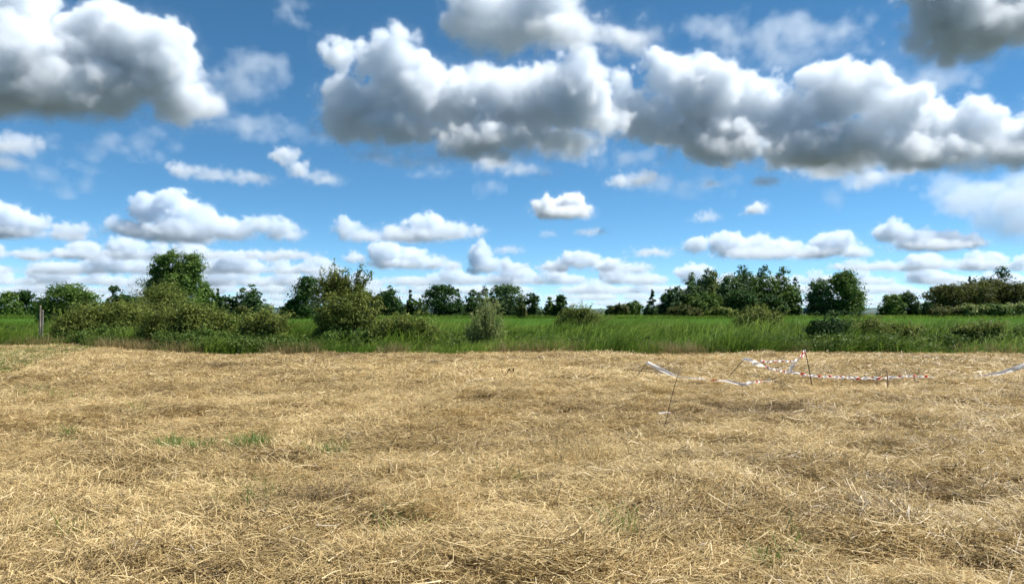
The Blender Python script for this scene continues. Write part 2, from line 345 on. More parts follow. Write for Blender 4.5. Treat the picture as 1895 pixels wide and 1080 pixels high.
cloud('cumulus_cloud', 'thin grey cloud streak low over the central trees', [(940, 462, 34, 8), (905, 470, 24, 7)], 474, .4, 32, 1.8, .3, sub=2, soft=1.8)
cloud('cumulus_cloud', 'thin grey cloud streak over the gap left of the poplar wood', [(1095, 430, 34, 9), (1015, 436, 20, 8)], 442, .4, 33, 1.8, .25, sub=2, soft=1.8)
cloud('cumulus_cloud', 'faint grey wisp of cloud beside the scud on the right', [(1415, 338, 32, 12), (1320, 342, 22, 9)], 350, .5, 14, 2.2, .35, sub=2, soft=1.5)
cloud('cumulus_cloud', 'low bright cumulus bank with round tops above the left trees', [(270, 385, 36, 30), (320, 378, 40, 30), (350, 400, 50, 30), (250, 425, 45, 22), (330, 430, 90, 24), (420, 425, 60, 24), (480, 415, 40, 18), (215, 420, 22, 26), (520, 425, 34, 20), (545, 440, 24, 12)], 452, .75, 15, 2.0, .6, soft=.75)
cloud('cumulus_cloud', 'low cumulus bank at the far left edge above the trees', [(20, 405, 45, 30), (60, 415, 34, 24), (20, 430, 70, 18), (135, 425, 34, 18), (-40, 400, 50, 34), (110, 435, 50, 12)], 447, .7, 16, 2.0, .6, soft=.75)
cloud('cumulus_cloud', 'low twin topped cumulus above the trees left of centre', [(640, 425, 32, 22), (670, 436, 40, 18), (790, 418, 40, 24), (740, 432, 40, 18), (830, 430, 50, 18), (770, 440, 80, 14), (880, 430, 22, 12)], 452, .65, 17, 2.0, .55, soft=.75)
cloud('cumulus_cloud', 'bright cumulus with rounded tops low over the central trees', [(715, 468, 34, 24), (760, 478, 36, 22), (655, 476, 24, 14), (800, 488, 34, 14), (830, 490, 30, 12), (730, 490, 60, 12)], 501, .55, 18, 1.8, .5, soft=.75)
cloud('cumulus_cloud', 'narrow upright white cloud turret over the central trees', [(890, 470, 22, 26), (900, 492, 30, 18), (880, 505, 20, 14), (935, 490, 18, 14), (960, 494, 20, 10)], 512, .5, 19, 1.7, .5, soft=.75)
cloud('cumulus_cloud', 'long low cumulus bank above the poplar wood on the right', [(1290, 452, 32, 18), (1350, 450, 40, 24), (1400, 455, 40, 22), (1450, 460, 40, 20), (1540, 450, 40, 24), (1590, 465, 36, 16), (1500, 470, 60, 14), (1210, 466, 44, 8), (1400, 475, 90, 12)], 484, .6, 20, 1.8, .5, soft=.75)
cloud('cumulus_cloud', 'bright low cumulus bank above the gap in the right trees', [(1650, 430, 36, 22), (1700, 445, 44, 24), (1760, 445, 44, 22), (1800, 450, 30, 18), (1720, 458, 80, 12)], 468, .6, 21, 1.9, .5, soft=.75)
cloud('cumulus_cloud', 'tall pale hazy cloud and rain veil at the right edge', [(1860, 400, 60, 60), (1910, 380, 60, 80), (1800, 370, 70, 34), (1890, 450, 26, 18), (1750, 350, 60, 20)], 470, 1.0, 22, 3.4, .16, sub=2, soft=2.0)
cloud('cumulus_cloud', 'small broken cumulus low over the open gap right of centre', [(1075, 482, 38, 18), (1125, 490, 36, 14), (1030, 494, 36, 13), (1180, 496, 34, 11)], 512, .5, 34, 1.8, .5, soft=.8)
def horizon_clouds():
    rr = random.Random(77)
    rows = [(480, -60, 620, 14, 19, .5, .45), (506, -60, 640, 18, 20, .45, .36), (500, 1560, 1960, 10, 17, .45, .36), (528, -60, 900, 26, 18, .4, .28), (526, 860, 1960, 32, 18, .4, .28), (543, -60, 1960, 54, 15, .34, .22), (555, -60, 1960, 58, 12, .28, .18), (566, -60, 1960, 60, 10, .24, .15)]
    for i, (b, x0, x1, n, h, k, de) in enumerate(rows):
        L = []
        for j in range(n):
            x = x0 + (x1 - x0) * (j + rr.uniform(-.4, .4)) / n; hh = h * rr.uniform(.5, .9); wd = (x1 - x0) / n
            if rr.random() < .1: continue
            L.append((x, b - hh * .55, wd * rr.uniform(.6, 1.3), hh * .8))
            for q in range(rr.randint(0, 2)):
                h2 = h * rr.uniform(.5, 1.3); L.append((x + rr.uniform(-.5, .5) * wd, b - h2 * .9, h2 * rr.uniform(.8, 1.7), h2 * .8))
        cloud('horizon_clouds', ['row of flat based white clouds low over the left trees', 'second row of white clouds low over the left trees', 'small row of low clouds near the right edge', 'low distant cloud row behind the left and central tree tops', 'low distant cloud row behind the right tree tops', 'thin distant cloud row just above the trees', 'faint very distant cloud row near the horizon', 'faintest cloud streak row on the horizon'][i],
              L, b + 14 * k, k, 40 + i, 1.8 if i < 5 else 1.5, de, depth=.8, sub=0, fill=8.0, rag=1.0, soft=.75, stuff=True, D=1100 * F / max(HOR - b, 15))
horizon_clouds()
cloud('thin_cloud_streaks', 'thin bluish streaks and veils of cloud between the big clouds', [(470, 150, 70, 60), (500, 245, 150, 22), (250, 270, 130, 18), (120, 340, 150, 20), (690, 355, 170, 14), (1000, 345, 150, 14), (1260, 345, 190, 18), (1470, 70, 170, 36), (1330, 60, 90, 30), (1180, 300, 110, 24), (1560, 385, 190, 20), (1740, 140, 120, 30), (520, 30, 80, 24), (430, 390, 90, 12), (900, 400, 100, 10), (1720, 400, 120, 30)], 440, 1.6, 61, 4.2, .17, depth=.6, sub=1, soft=2.0, rag=1.3, fill=6.0, stuff=True)
def veil():
    g = GN('cirrus_veil'); pos = g.n('GeometryNodeInputPosition').outputs[0]
    P = g.v('MULTIPLY', pos, (1 / 5200, 1 / 9000, 0.0)); Q = g.v('ADD', P, g.v('SCALE', g.v('SUBTRACT', g.noise(P, .8, 2).outputs['Color'], (.5, .5, .5)), scale=1.2))
    d = g.m('MULTIPLY', g.m('MULTIPLY_ADD', g.noise(Q, 1.0, 4, .55).outputs[0], 2.2, -.68, clamp=True), .00062)
    vc = g.n('GeometryNodeVolumeCube'); g.put(vc.inputs['Density'], d); vc.inputs['Min'].default_value = (-30000, -22000, 0); vc.inputs['Max'].default_value = (30000, 24000, 400)
    for a, q in zip('XYZ', (260, 260, 3)): vc.inputs['Resolution ' + a].default_value = q
    sm = g.n('GeometryNodeSetMaterial'); g.put(sm.inputs[0], vc.outputs[0]); sm.inputs['Material'].default_value = VAP_SHADE; g.t.links.new(sm.outputs[0], g.out.inputs[0])
    v = bpy.data.volumes.new('cirrus_veil'); v.materials.append(VAP_SHADE); o = link('cirrus_veil', v, loc=(0, 32000, 7000)); o.modifiers.new('vapour', 'NODES').node_group = g.t
    tag(o, 'thin streaky veil of high cloud across the blue sky', kind='stuff')
veil()
print('cloud voxels (millions)', cloud.total / 1e6)

# ------------------------------------------------------------------ scatter: real blades and straws, instanced
def scatter(name, label, srcs, pts, rot, scl, itone, which):
    c = bpy.data.collections.new(name + '_pieces')
    for i, me in enumerate(srcs):
        o = bpy.data.objects.new('%s_piece_%02d' % (name, i), me); c.objects.link(o)
    me = bpy.data.meshes.new(name); me.vertices.add(len(pts)); me.vertices.foreach_set('co', np.asarray(pts, np.float32).ravel())
    for k, a, ty in (('rot', rot, 'FLOAT_VECTOR'), ('scl', scl, 'FLOAT_VECTOR'), ('itone', itone, 'FLOAT'), ('which', which, 'INT')):
        x = me.attributes.new(k, ty, 'POINT')
        x.data.foreach_set('vector' if ty == 'FLOAT_VECTOR' else 'value', np.asarray(a, np.int32 if ty == 'INT' else np.float32).ravel())
    me.materials.append(srcs[0].materials[0])
    o = link(name, me)
    g = GN(name)
    ci = g.n('GeometryNodeCollectionInfo'); ci.inputs['Collection'].default_value = c; ci.inputs['Separate Children'].default_value = True; ci.inputs['Reset Children'].default_value = True
    ip = g.n('GeometryNodeInstanceOnPoints')
    def na(a, ty):
        x = g.n('GeometryNodeInputNamedAttribute', data_type=ty); x.inputs['Name'].default_value = a; return x.outputs['Attribute']
    g.t.links.new(g.inp.outputs[0], ip.inputs['Points']); g.t.links.new(ci.outputs[0], ip.inputs['Instance'])
    ip.inputs['Pick Instance'].default_value = True
    g.t.links.new(na('which', 'INT'), ip.inputs['Instance Index'])
    er = g.n('FunctionNodeEulerToRotation'); g.t.links.new(na('rot', 'FLOAT_VECTOR'), er.inputs[0]); g.t.links.new(er.outputs[0], ip.inputs['Rotation'])
    g.t.links.new(na('scl', 'FLOAT_VECTOR'), ip.inputs['Scale'])
    g.t.links.new(ip.outputs[0], g.out.inputs[0])
    md = o.modifiers.new('scatter', 'NODES'); md.node_group = g.t
    tag(o, label, kind='stuff')
    return o

def strands(rs, n, path_fn, w0, w1, segs):
    """n ribbons; path_fn(i) -> (segs+1, 3) points; width tapers w0 -> w1"""
    V = []; Fq = []; T = []; b = 0
    for i in range(n):
        P, tone, w = path_fn(i)
        d = np.gradient(P, axis=0); side = np.cross(d, rs.normal(size=3) * .25 + np.array([0, 0, 1.0])); 
        nn = np.linalg.norm(side, axis=1, keepdims=True); side = side / np.maximum(nn, 1e-6)
        ww = (np.linspace(w0, w1, segs + 1) * w)[:, None] * .5
        a = P - side * ww; c = P + side * ww
        V.append(np.stack([a, c], 1).reshape(-1, 3)); T.append(np.full(2 * (segs + 1), tone))
        k = np.arange(segs); Fq.append(np.stack([b + 2 * k, b + 2 * k + 1, b + 2 * k + 3, b + 2 * k + 2], -1)); b += 2 * (segs + 1)
    return np.concatenate(V), np.concatenate(Fq), np.concatenate(T)

def hay_clump(seed, n, width, rad, length, lift, up=0.0):
    rs = np.random.RandomState(seed); main = rs.normal() * .3
    def path(i):
        L = length * rs.uniform(.35, 1.25); a = (main + rs.normal() * .55) if rs.rand() < .55 else rs.uniform(0, 6.28)
        c = np.array([rs.normal() * rad * .55, rs.normal() * rad * .55, abs(rs.normal()) * lift])
        el = rs.normal() * .16 + up
        d = np.array([math.cos(a) * math.cos(el), math.sin(a) * math.cos(el), math.sin(el)])
        s = np.linspace(-.5, .5, 4)[:, None] * L
        bend = rs.normal(size=3) * np.array([1, 1, .45]) * L * .5
        P = c + s * d + bend * ((s / L) ** 2 - .08)
        P[:, 2] = np.maximum(P[:, 2], -.03)
        t = np.clip(rs.normal(.52, .21), 0.02, 1.0)
        if rs.rand() < .12: t = rs.uniform(.0, .2)
        return P, t, rs.uniform(.7, 1.4)
    V, Fq, T = strands(rs, n, path, width, width * .6, 3)
    return mesh('hay_tuft', V, Fq, M['hay'], {'tone': T})

def frustum_points(rs, y0, y1, dens, margin=1.12, extra=1.5):
    A = .0; half = PW / 2 / F * margin
    n = int(dens * (half * (y1 ** 2 - y0 ** 2) + 2 * extra * (y1 - y0)))
    y = np.sqrt(rs.uniform(y0 ** 2, y1 ** 2, n)); x = rs.uniform(-1, 1, n) * (half * y + extra)
    return x, y

def hay():
    rs = np.random.RandomState(5)
    src = [hay_clump(100 + i, 80, .0046, .20, .21, .018) for i in range(9)] + [hay_clump(130 + i, 62, .0060, .23, .20, .020) for i in range(7)] + [hay_clump(160 + i, 44, .0105, .26, .21, .028) for i in range(6)]
    X = []; Y = []; W = []
    for (y0, y1, de, a, b) in ((2.6, 9, 95, 0, 9), (9, 16, 52, 9, 16), (16, 42, 48, 16, 22)):
        x, y = frustum_points(rs, y0, y1, de)
        X.append(x); Y.append(y); W.append(rs.randint(a, b, len(x)))
    x = np.concatenate(X); y = np.concatenate(Y); w = np.concatenate(W)
    bare = patch_field(x, y, PATCH); gr = patch_field(x, y, GREEN)
    thin = fbm(x * .9 + 4, y * 1.3 + 40, 3)
    keep = (y < edge_y(x) + .1) & (rs.rand(len(x)) > bare * .90) & (rs.rand(len(x)) > gr * .55) & (rs.rand(len(x)) < np.clip((thin - .18) * 4.5, .35, 1))
    x, y, w, bare = x[keep], y[keep], w[keep], bare[keep]
    e = .15; z = land(x, y); sx = (land(x + e, y) - z) / e; sy = (land(x, y + e) - z) / e
    rot = np.stack([np.arctan(sy), -np.arctan(sx), (fbm(x * .3 + 70, y * .3 + 2, 3) - .5) * 14 + rs.normal(size=len(x)) * .6], -1)
    s = rs.uniform(.75, 1.3, len(x)); scl = np.stack([s, s, s * rs.uniform(.7, 2.0, len(x))], -1)
    it = .05 + (fbm(x * .30, y * .45, 3) - .5) * .35 + (fbm(x * 2.0 + 9, y * 2.8, 3) - .5) * .65 - bare * .45 + rs.normal(size=len(x)) * .05
    scatter('mown_hay', 'golden mown hay lying loose over the whole field', src, np.stack([x, y, z + .012], -1), rot, scl, it, w)
    return len(x)
print('hay tufts', hay())

def upright_clump(seed, n, mat, h, width, rad, lean, droop, segs=4, name='blade_tuft', tone=(.5, .2), spread=.25):
    rs = np.random.RandomState(seed)
    def path(i):
        H = h * rs.uniform(.55, 1.1); c = np.array([rs.normal() * rad, rs.normal() * rad, -.03])
        a = rs.uniform(0, 6.28); ln = np.array([lean + rs.normal() * spread, rs.normal() * spread, 0])
        t = np.linspace(0, 1, segs + 1)[:, None]
        P = c + np.array([0, 0, 1.0]) * H * (t - droop * rs.uniform(.2, 1) * t ** 3) + ln * H * t ** 1.8
        return P, float(np.clip(rs.normal(*tone), 0, 1)), rs.uniform(.6, 1.3)
    V, Fq, T = strands(rs, n, path, width, width * .12, segs)
    return mesh(name, V, Fq, mat, {'tone': T})

def place(name, label, srcs, x, y, s0, s1, rs, it, rz=.5, which=None):
    z = land(x, y); n = len(x)
    rot = np.stack([rs.normal(size=n) * .05, rs.normal(size=n) * .05, rs.normal(size=n) * rz], -1)
    s = rs.uniform(s0, s1, n) if np.isscalar(s0) else s0
    scatter(name, label, srcs, np.stack([x, y, z], -1), rot, np.stack([s, s, s], -1), it, rs.randint(0, len(srcs), n) if which is None else which)

def leaves_from(C, N, A, ln, wd, tone, rs):
    """rhombic leaves: centres C, rough normals N, rough long axes A"""
    n = len(C); N = N + rs.normal(size=(n, 3)) * .55; N /= np.maximum(np.linalg.norm(N, axis=1, keepdims=True), 1e-6)
    A = A + rs.normal(size=(n, 3)) * .6; A -= N * (A * N).sum(1, keepdims=True); A /= np.maximum(np.linalg.norm(A, axis=1, keepdims=True), 1e-6)
    B = np.cross(N, A); s = rs.uniform(.6, 1.35, (n, 1)); l = A * ln * .5 * s; w = B * wd * .5 * s
    fold = N * wd * .12
    V = np.stack([C - l, C + w + fold - l * .1, C + l, C - w + fold - l * .1], 1).reshape(-1, 3)
    Fq = np.arange(n * 4).reshape(-1, 4)
    return V, Fq, np.repeat(tone, 4)

def reeds():
    rs = np.random.RandomState(21)
    src = [upright_clump(300 + i, 30, M['reed'], 1.15, .042, .20, .38, .38, 5, 'reed_tuft', (.5, .26)) for i in range(10)]
    n = 15000; x = rs.uniform(-40, 44, n); y = edge_y(x) - .35 + .9 * fbm(x * .8, x * 0 + 3, 3) + rs.power(1.0, n) ** 1.25 * 24
    it = (fbm(x * .25, y * .3, 3) - .5) * .9 + (fbm(x * 1.2, y * 1.2, 2) - .5) * .6
    d = y - edge_y(x); s = np.clip(.50 + d * .15, .4, 1.0) * (.28 + 1.25 * fbm(x * .45 + 5, y * .35, 3)) * rs.uniform(.7, 1.3, n)
    s *= np.where(d > 14, .9, 1.0)
    place('reed_bed', 'tall green reeds and grass leaning in the wind behind the hay', src, x, y, s, None, rs, it, .5)
    src = []
    for i in range(6):
        r2 = np.random.RandomState(500 + i); n2 = 110; c = np.stack([r2.normal(size=n2) * .22, r2.normal(size=n2) * .22, r2.uniform(.05, .75, n2)], -1)
        V, Q, T = leaves_from(c, r2.normal(size=(n2, 3)) * .5 + [0, -.2, .8], r2.normal(size=(n2, 3)) + [.3, 0, .2], .13, .07, np.clip(r2.normal(.45, .25, n2), 0, 1), r2)
        src.append(mesh('weed_tuft', V, Q, M['weed'], {'tone': T}))
    n = 7000; x = rs.uniform(-40, 44, n); y = edge_y(x) + .5 + rs.rand(n) ** 1.3 * 13
    k = fbm(x * .35 + 80, y * .35, 3) + rs.normal(size=n) * .04 > .585; x, y = x[k], y[k]
    place('leafy_weeds', 'dark leafy weeds growing in patches between the reeds', src, x, y, .35, 1.1, rs, (fbm(x * .7, y * .7, 2) - .5) * .8 + .1, 3)
    # dry stems along the field's edge
    src = [upright_clump(340 + i, 14, M['dry'], .62, .018, .16, .16, .12, 3, 'dry_tuft') for i in range(6)]
    n = 4200; x = rs.uniform(-40, 44, n); y = edge_y(x) + rs.uniform(-.15, 1.1, n)
    k = fbm(x * .5 + 40, x * 0, 3) + rs.normal(size=n) * .06 > .46; x, y = x[k], y[k]
    place('dry_grass_fringe', 'pale dry grass stems along the edge of the hay field', src, x, y, .5, 1.15, rs, (fbm(x, y, 2) - .5) * .5, .8)
    # the meadow's own grass, thinning out with distance
    src = [upright_clump(360 + i, 26, M['meadow'], .34, .030, .45, .16, .2, 3, 'grass_tuft') for i in range(6)]
    n = 26000; y = edge_y(0) + 20 + rs.power(1.3, n) * 135; x = rs.uniform(-1, 1, n) * (y * .8 + 8)
    place('meadow_grass', 'short even green grass of the meadow beyond the reeds', src, x, y, .7, 1.2, rs, (fbm(x * .08, y * .04, 3) - .5) * .5, 3)
    # rougher taller grass along the far ditch
    src = [upright_clump(380 + i, 34, M['reed'], 1.0, .09, .9, .2, .25, 3, 'rough_tuft') for i in range(6)]
    n = 5200; x = rs.uniform(-175, 190, n); y = 176 + rs.uniform(0, 22, n) + 4 * np.sin(x * .02)
    place('rough_grass_bank', 'strip of rough taller grass along the far edge of the meadow', src, x, y, .7, 1.3, rs, (fbm(x * .03, y * .1, 3) - .5) * .8 - .1, 3)
reeds()

def stubble():
    rs = np.random.RandomState(31)
    src = [upright_clump(400 + i, 9, M['hay'], .15, .006, .05, .05, .05, 2, 'stubble_tuft', (.75, .15), .3) for i in range(6)]
    X = []; Y = []; SC = []
    for (px, py, w, h, n, s) in ((110, 790, 60, 14, 46, 1.3), (1080, 852, 60, 14, 60, 1.6), (385, 700, 14, 14, 10, 1.7), (900, 560, 0, 0, 0, 1), (640, 1000, 700, 60, 70, 1.0), (1480, 735, 40, 8, 20, 1.2), (1210, 690, 40, 6, 14, 1.2), (390, 725, 20, 10, 14, 1.5), (510, 712, 14, 8, 8, 1.5), (870, 690, 30, 5, 10, 1.3), (90, 720, 60, 10, 14, 1.3), (1530, 1050, 300, 25, 40, 1.2), (790, 960, 20, 12, 14, 1.4), (960, 985, 20, 12, 12, 1.4), (310, 900, 40, 10, 12, 1.3), (1150, 1000, 14, 20, 8, 1.5), (930, 730, 500, 50, 120, .8), (60, 660, 120, 12, 30, 1)):
        for _ in range(n):
            a = px + rs.normal() * w * .5; b = max(py + rs.normal() * h * .5, 660); yy = CZ * F / (b - HOR)
            X.append((a - PW / 2) / F * yy); Y.append(yy); SC.append(s * rs.uniform(.6, 1.3))
    x = np.array(X); y = np.array(Y)
    place('standing_stubble', 'pale upright stubble stalks standing here and there in the hay', src, x, y, np.array(SC), None, rs, rs.normal(size=len(x)) * .1, 3)
    src = [upright_clump(420 + i, 12, M['sprout'], .21, .012, .06, .08, .25, 3, 'sprout_tuft', (.5, .2), .5) for i in range(6)]
    X = []; Y = []
    for (px, py, w, h, q) in GREEN:
        for _ in range(int(q ** 1.5 * ((34 if q > .55 else 8) + w * h * .05))):
            a = px + rs.normal() * w * .55; b = max(py + rs.normal() * h * .55, 641); yy = CZ * F / (b - HOR); X.append((a - PW / 2) / F * yy); Y.append(yy)
    nb = 2600; wide = [upright_clump(440 + i, 14, M['sprout'], .17, .030, .12, .10, .2, 3, 'sprout_tuft', (.45, .2), .5) for i in range(4)]
    for _ in range(nb):
        a = -20 + rs.rand() ** 1.7 * 210; b = 641 + rs.rand() * max(4, 52 - .27 * a); yy = CZ * F / (b - HOR); X.append((a - PW / 2) / F * yy); Y.append(yy)
    x = np.array(X); y = np.array(Y); W = np.concatenate([rs.randint(0, 6, len(x) - nb), rs.randint(6, 10, nb)]); src = src + wide
    k = y < edge_y(x); x, y, W = x[k], y[k], W[k]
    place('green_sprouts', 'fresh green grass sprouts coming up through the hay', src, x, y, .6, 1.3, rs, rs.normal(size=len(x)) * .12 + .05, 3, W)
stubble()

# ------------------------------------------------------------------ trees and shrubs
def tube(pts, radii, sides=6):
    """tapered tube through pts"""
    P = np.asarray(pts, float); n = len(P); d = np.gradient(P, axis=0); d /= np.maximum(np.linalg.norm(d, axis=1, keepdims=True), 1e-6)
    a = np.cross(d, [0.31, .2, .93]); a /= np.maximum(np.linalg.norm(a, axis=1, keepdims=True), 1e-6); b = np.cross(d, a)
    t = np.arange(sides) * 2 * math.pi / sides
    V = P[:, None] + (a[:, None] * np.cos(t)[None, :, None] + b[:, None] * np.sin(t)[None, :, None]) * np.asarray(radii)[:, None, None]
    V = V.reshape(-1, 3); i, j = np.meshgrid(np.arange(n - 1), np.arange(sides), indexing='ij'); j2 = (j + 1) % sides
    Fq = np.stack([i * sides + j, i * sides + j2, (i + 1) * sides + j2, (i + 1) * sides + j], -1).reshape(-1, 4)
    cap = len(V); V = np.concatenate([V, P[-1:]]); l = (n - 1) * sides + np.arange(sides)
    Ft = np.stack([l, (n - 1) * sides + (np.arange(sides) + 1) % sides, np.full(sides, cap)], -1)
    return V, Fq, Ft
def tubes(L):
    V = []; Q = []; T = []; b = 0
    for pts, rad, sd in L:
        v, q, t = tube(pts, rad, sd); V.append(v); Q.append(q + b); T.append(t + b); b += len(v)
    return np.concatenate(V), [np.concatenate(Q), np.concatenate(T)]

def crown(lobes, n, ln, wd, rs, wind=.35, clump=.24, per=16, inner=.25):
    """leaf clumps on and in the lobes (centre, radii); returns mesh arrays"""
    C = []; N = []; T = []
    wts = np.array([(r[0] * r[1] + r[0] * r[2] + r[1] * r[2]) for c, r in lobes]); wts = wts / wts.sum()
    for (c, r), wt_ in zip(lobes, wts):
        c = np.array(c, float); r = np.array(r, float); m = max(2, int(round(n * wt_ / per)))
        d = rs.normal(size=(m, 3)); d /= np.linalg.norm(d, axis=1, keepdims=True)
        d[:, 2] = np.where(d[:, 2] < -.55, -d[:, 2], d[:, 2])
        rad = np.where(rs.rand(m) < inner, rs.uniform(.15, .7, m), rs.uniform(.72, 1.08, m))
        cc = c + d * r * rad[:, None]; ct = np.clip(rs.normal(.48, .16, m), 0, 1)
        o = rs.normal(size=(m, per, 3)) * (clump * r.min()) * rs.uniform(.5, 1.2, (m, 1, 1))
        o[..., 2] *= .7
        C.append((cc[:, None] + o).reshape(-1, 3))
        on = o / np.maximum(np.linalg.norm(o, axis=2, keepdims=True), 1e-6)
        N.append((d[:, None] * .5 + on * .5 + np.array([0, 0, .45])).reshape(-1, 3))
        T.append(np.clip(ct[:, None] + rs.normal(size=(m, per)) * .16, 0, 1).ravel())
    C = np.concatenate(C); N = np.concatenate(N); T = np.concatenate(T)
    k = C[:, 2] > .03; C, N, T = C[k], N[k], T[k]
    A = N * .4 + np.array([wind * 1.6, 0, .25])
    return leaves_from(C, N, A, ln, wd, T, rs)

def shoots(bases, dirs, lens, nl, ln, wd, rs, wind=.3, tone=.5):
    """leafy whips: a curved stem each, narrow leaves along it"""
    tb = []; C = []; N = []; A = []; T = []
    for b, d, L in zip(bases, dirs, lens):
        b = np.array(b, float); d = np.array(d, float); d /= np.linalg.norm(d)
        t = np.linspace(0, 1, 6)[:, None]; P = b + d * L * t + np.array([wind, 0, -.12]) * L * t ** 2 * .5
        tb.append((P, np.linspace(.008, .002, 6) * (1 + L * .3), 4))
        u = rs.uniform(.12, 1.02, nl)[:, None]; c = b + d * L * u + np.array([wind, 0, -.12]) * L * u ** 2 * .5
        off = rs.normal(size=(nl, 3)); C.append(c + off * ln * .45); A.append(d + off * .6 + np.array([wind, 0, 0])); N.append(off + np.array([0, -.2, .5])); T.append(np.clip(rs.normal(tone, .2, nl), 0, 1))
    return tb, leaves_from(np.concatenate(C), np.concatenate(N), np.concatenate(A), ln, wd, np.concatenate(T), rs)

def merge(parts):
    V = []; Q = []; T = []; b = 0
    for v, q, t in parts: V.append(v); Q.append(q + b); T.append(t); b += len(v)
    return np.concatenate(V), np.concatenate(Q), np.concatenate(T)

def plant(name, label, cat, group, loc, stems, parts, mat, bark='bark', stem_name='trunk'):
    e = empty(name, loc); tag(e, label, cat, group)
    V, Fc = tubes(stems); link(stem_name, mesh(stem_name, V, Fc, M[bark], smooth=True), e)
    V, Q, T = merge(parts); link('crown', mesh('crown', V, Q, M[mat], {'tone': T}), e)
    return e

def limbs(rs, h, lobes, r0, lean=0.0, n=10):
    top = np.array([lean * h, 0, h * .78]); P = np.array([[0, 0, -.15], [rs.normal() * .02 * h, rs.normal() * .02 * h, h * .25], [lean * h * .5, 0, h * .5], top])
    S = [(P, [r0, r0 * .75, r0 * .5, r0 * .15], 7)]
    for i in rs.permutation(len(lobes))[:n]:
        c = np.array(lobes[i][0]); t = rs.uniform(.2, .6); b = P[0] * (1 - t) + P[2] * t if t < .5 else P[1] * (1 - t) + P[3] * t
        b = np.array([np.interp(b[2], P[:, 2], P[:, 0]), np.interp(b[2], P[:, 2], P[:, 1]), b[2]])
        m = (b + c) / 2 + np.array([0, 0, .08 * h]); S.append((np.array([b, m, c]), [r0 * .4, r0 * .25, r0 * .06], 5))
    return S

GROUPS = {'far': 'trees along the far side of the meadow'}
def far_tree(name, kind, px, top, wpx, Y, mat, label, cat='tree', group='trees along the far side of the meadow', n=1500, seed=None, base=0.0, leaf=1.0):
    seed = seed if seed is not None else int(px * 7 + top)
    rs = np.random.RandomState(seed)
    x = (px - PW / 2) / F * Y; h = (HOR - top) / F * Y + CZ; R = wpx / 2 / F * Y * (1.25 if kind == 'poplar' else 1.08); L = []
    z0 = float(land(x, Y)); pr = Y / F   # one photo pixel in metres here
    if kind == 'round':
        L.append(((0, 0, h * .52), (R * .72, R * .72, h * .36)))
        for i in range(11):
            a = rs.uniform(0, 6.28); e = math.asin(rs.uniform(-.75, 1)); q = rs.uniform(.28, .45)
            L.append(((math.cos(a) * math.cos(e) * R * .68, math.sin(a) * math.cos(e) * R * .68, h * .50 + math.sin(e) * h * .36), (R * q * 1.1, R * q * 1.1, min(R, h * .4) * q)))
        L.append(((R * .1, 0, h * .84), (R * .36, R * .36, h * .15)))
    elif kind == 'poplar':
        k = max(2, int(round(R / (h * .17))))
        for i in range(k):
            bx = (i - (k - 1) / 2) / max(k - 1, 1) * R * 1.25 + rs.normal() * R * .08; hh = h * (1.0 if i == k // 2 else rs.uniform(.72, .95)); rw = R / k * 1.35; by = rs.normal() * R * .5
            for t in np.linspace(.12, .97, 8):
                q = rw * 1.25 * (1.10 - t) ** .5 * rs.uniform(.8, 1.15)
                L.append(((bx + .10 * hh * t ** 2 + rs.normal() * .15 * rw, by + rs.normal() * .2 * rw, hh * t * .97), (q, q, hh * .10)))
        for t, q in ((.22, .85), (.40, .8), (.56, .66), (.70, .45)): L.append(((.05 * h * t, 0, h * t), (R * q, R * q * .8, h * .15)))
    elif kind == 'conifer':
        for t in np.linspace(.08, .96, 9):
            q = R * (1.05 - t) ** .8
            for j in range(3):
                a = rs.uniform(0, 6.28); L.append(((math.cos(a) * q * .5 + .03 * h * t, math.sin(a) * q * .5, h * t * .97 + rs.normal() * .02 * h), (q * .55, q * .55, h * .05)))
    elif kind == 'pine':      # ragged, layered dark crown
        for i in range(17):
            t = rs.uniform(.12, .96); q = R * (1.15 - t) ** .5
            a = rs.uniform(0, 6.28); s = rs.uniform(.25, .42)
            L.append(((math.cos(a) * q * .68, math.sin(a) * q * .68, h * t), (R * s * 1.2, R * s * 1.2, R * s * .7)))
        for t, q in ((.3, .7), (.5, .62), (.7, .42)): L.append(((0, 0, h * t), (R * q, R * q, h * .16)))
    elif kind == 'dome':
        for i in range(26):
            a = rs.uniform(0, 6.28); q = math.sqrt(rs.rand()); zx = q * math.cos(a) * .88; zy = q * math.sin(a) * .6
            L.append(((zx * R, zy * R, h * (.30 + .56 * math.sqrt(max(0, 1 - zx ** 2 - zy ** 2)))), (R * .2, R * .2, h * .24)))
            L.append(((zx * R, zy * R, h * .35), (R * .2, R * .2, h * .36)))
    else:                      # bush
        for i in range(9):
            zx = rs.uniform(-.75, .75); zy = rs.uniform(-.5, .5); q = rs.uniform(.3, .46)
            zt = h * (1 - .45 * zx * zx) * rs.uniform(.8, 1.0)
            L.append(((zx * R, zy * R, zt * .5), (R * q, R * q, zt * .5)))
    stems = limbs(rs, h, L, max(.06, h * .018), .04 if kind != 'bush' else 0)
    for i in range(6 if kind != 'bush' else 0):      # undergrowth skirt down to the ground
        a = rs.uniform(0, 6.28); L.append(((math.cos(a) * R * .55, math.sin(a) * R * .5, h * .18), (R * .45, R * .45, h * .22)))
    lf = pr * 3.0 * leaf
    parts = [crown(L, int(n), lf * 1.3, lf * .85, rs, .35, .34, 14, .35)]
    return plant(name, label, cat, group, (x, Y, z0), stems, parts, mat)

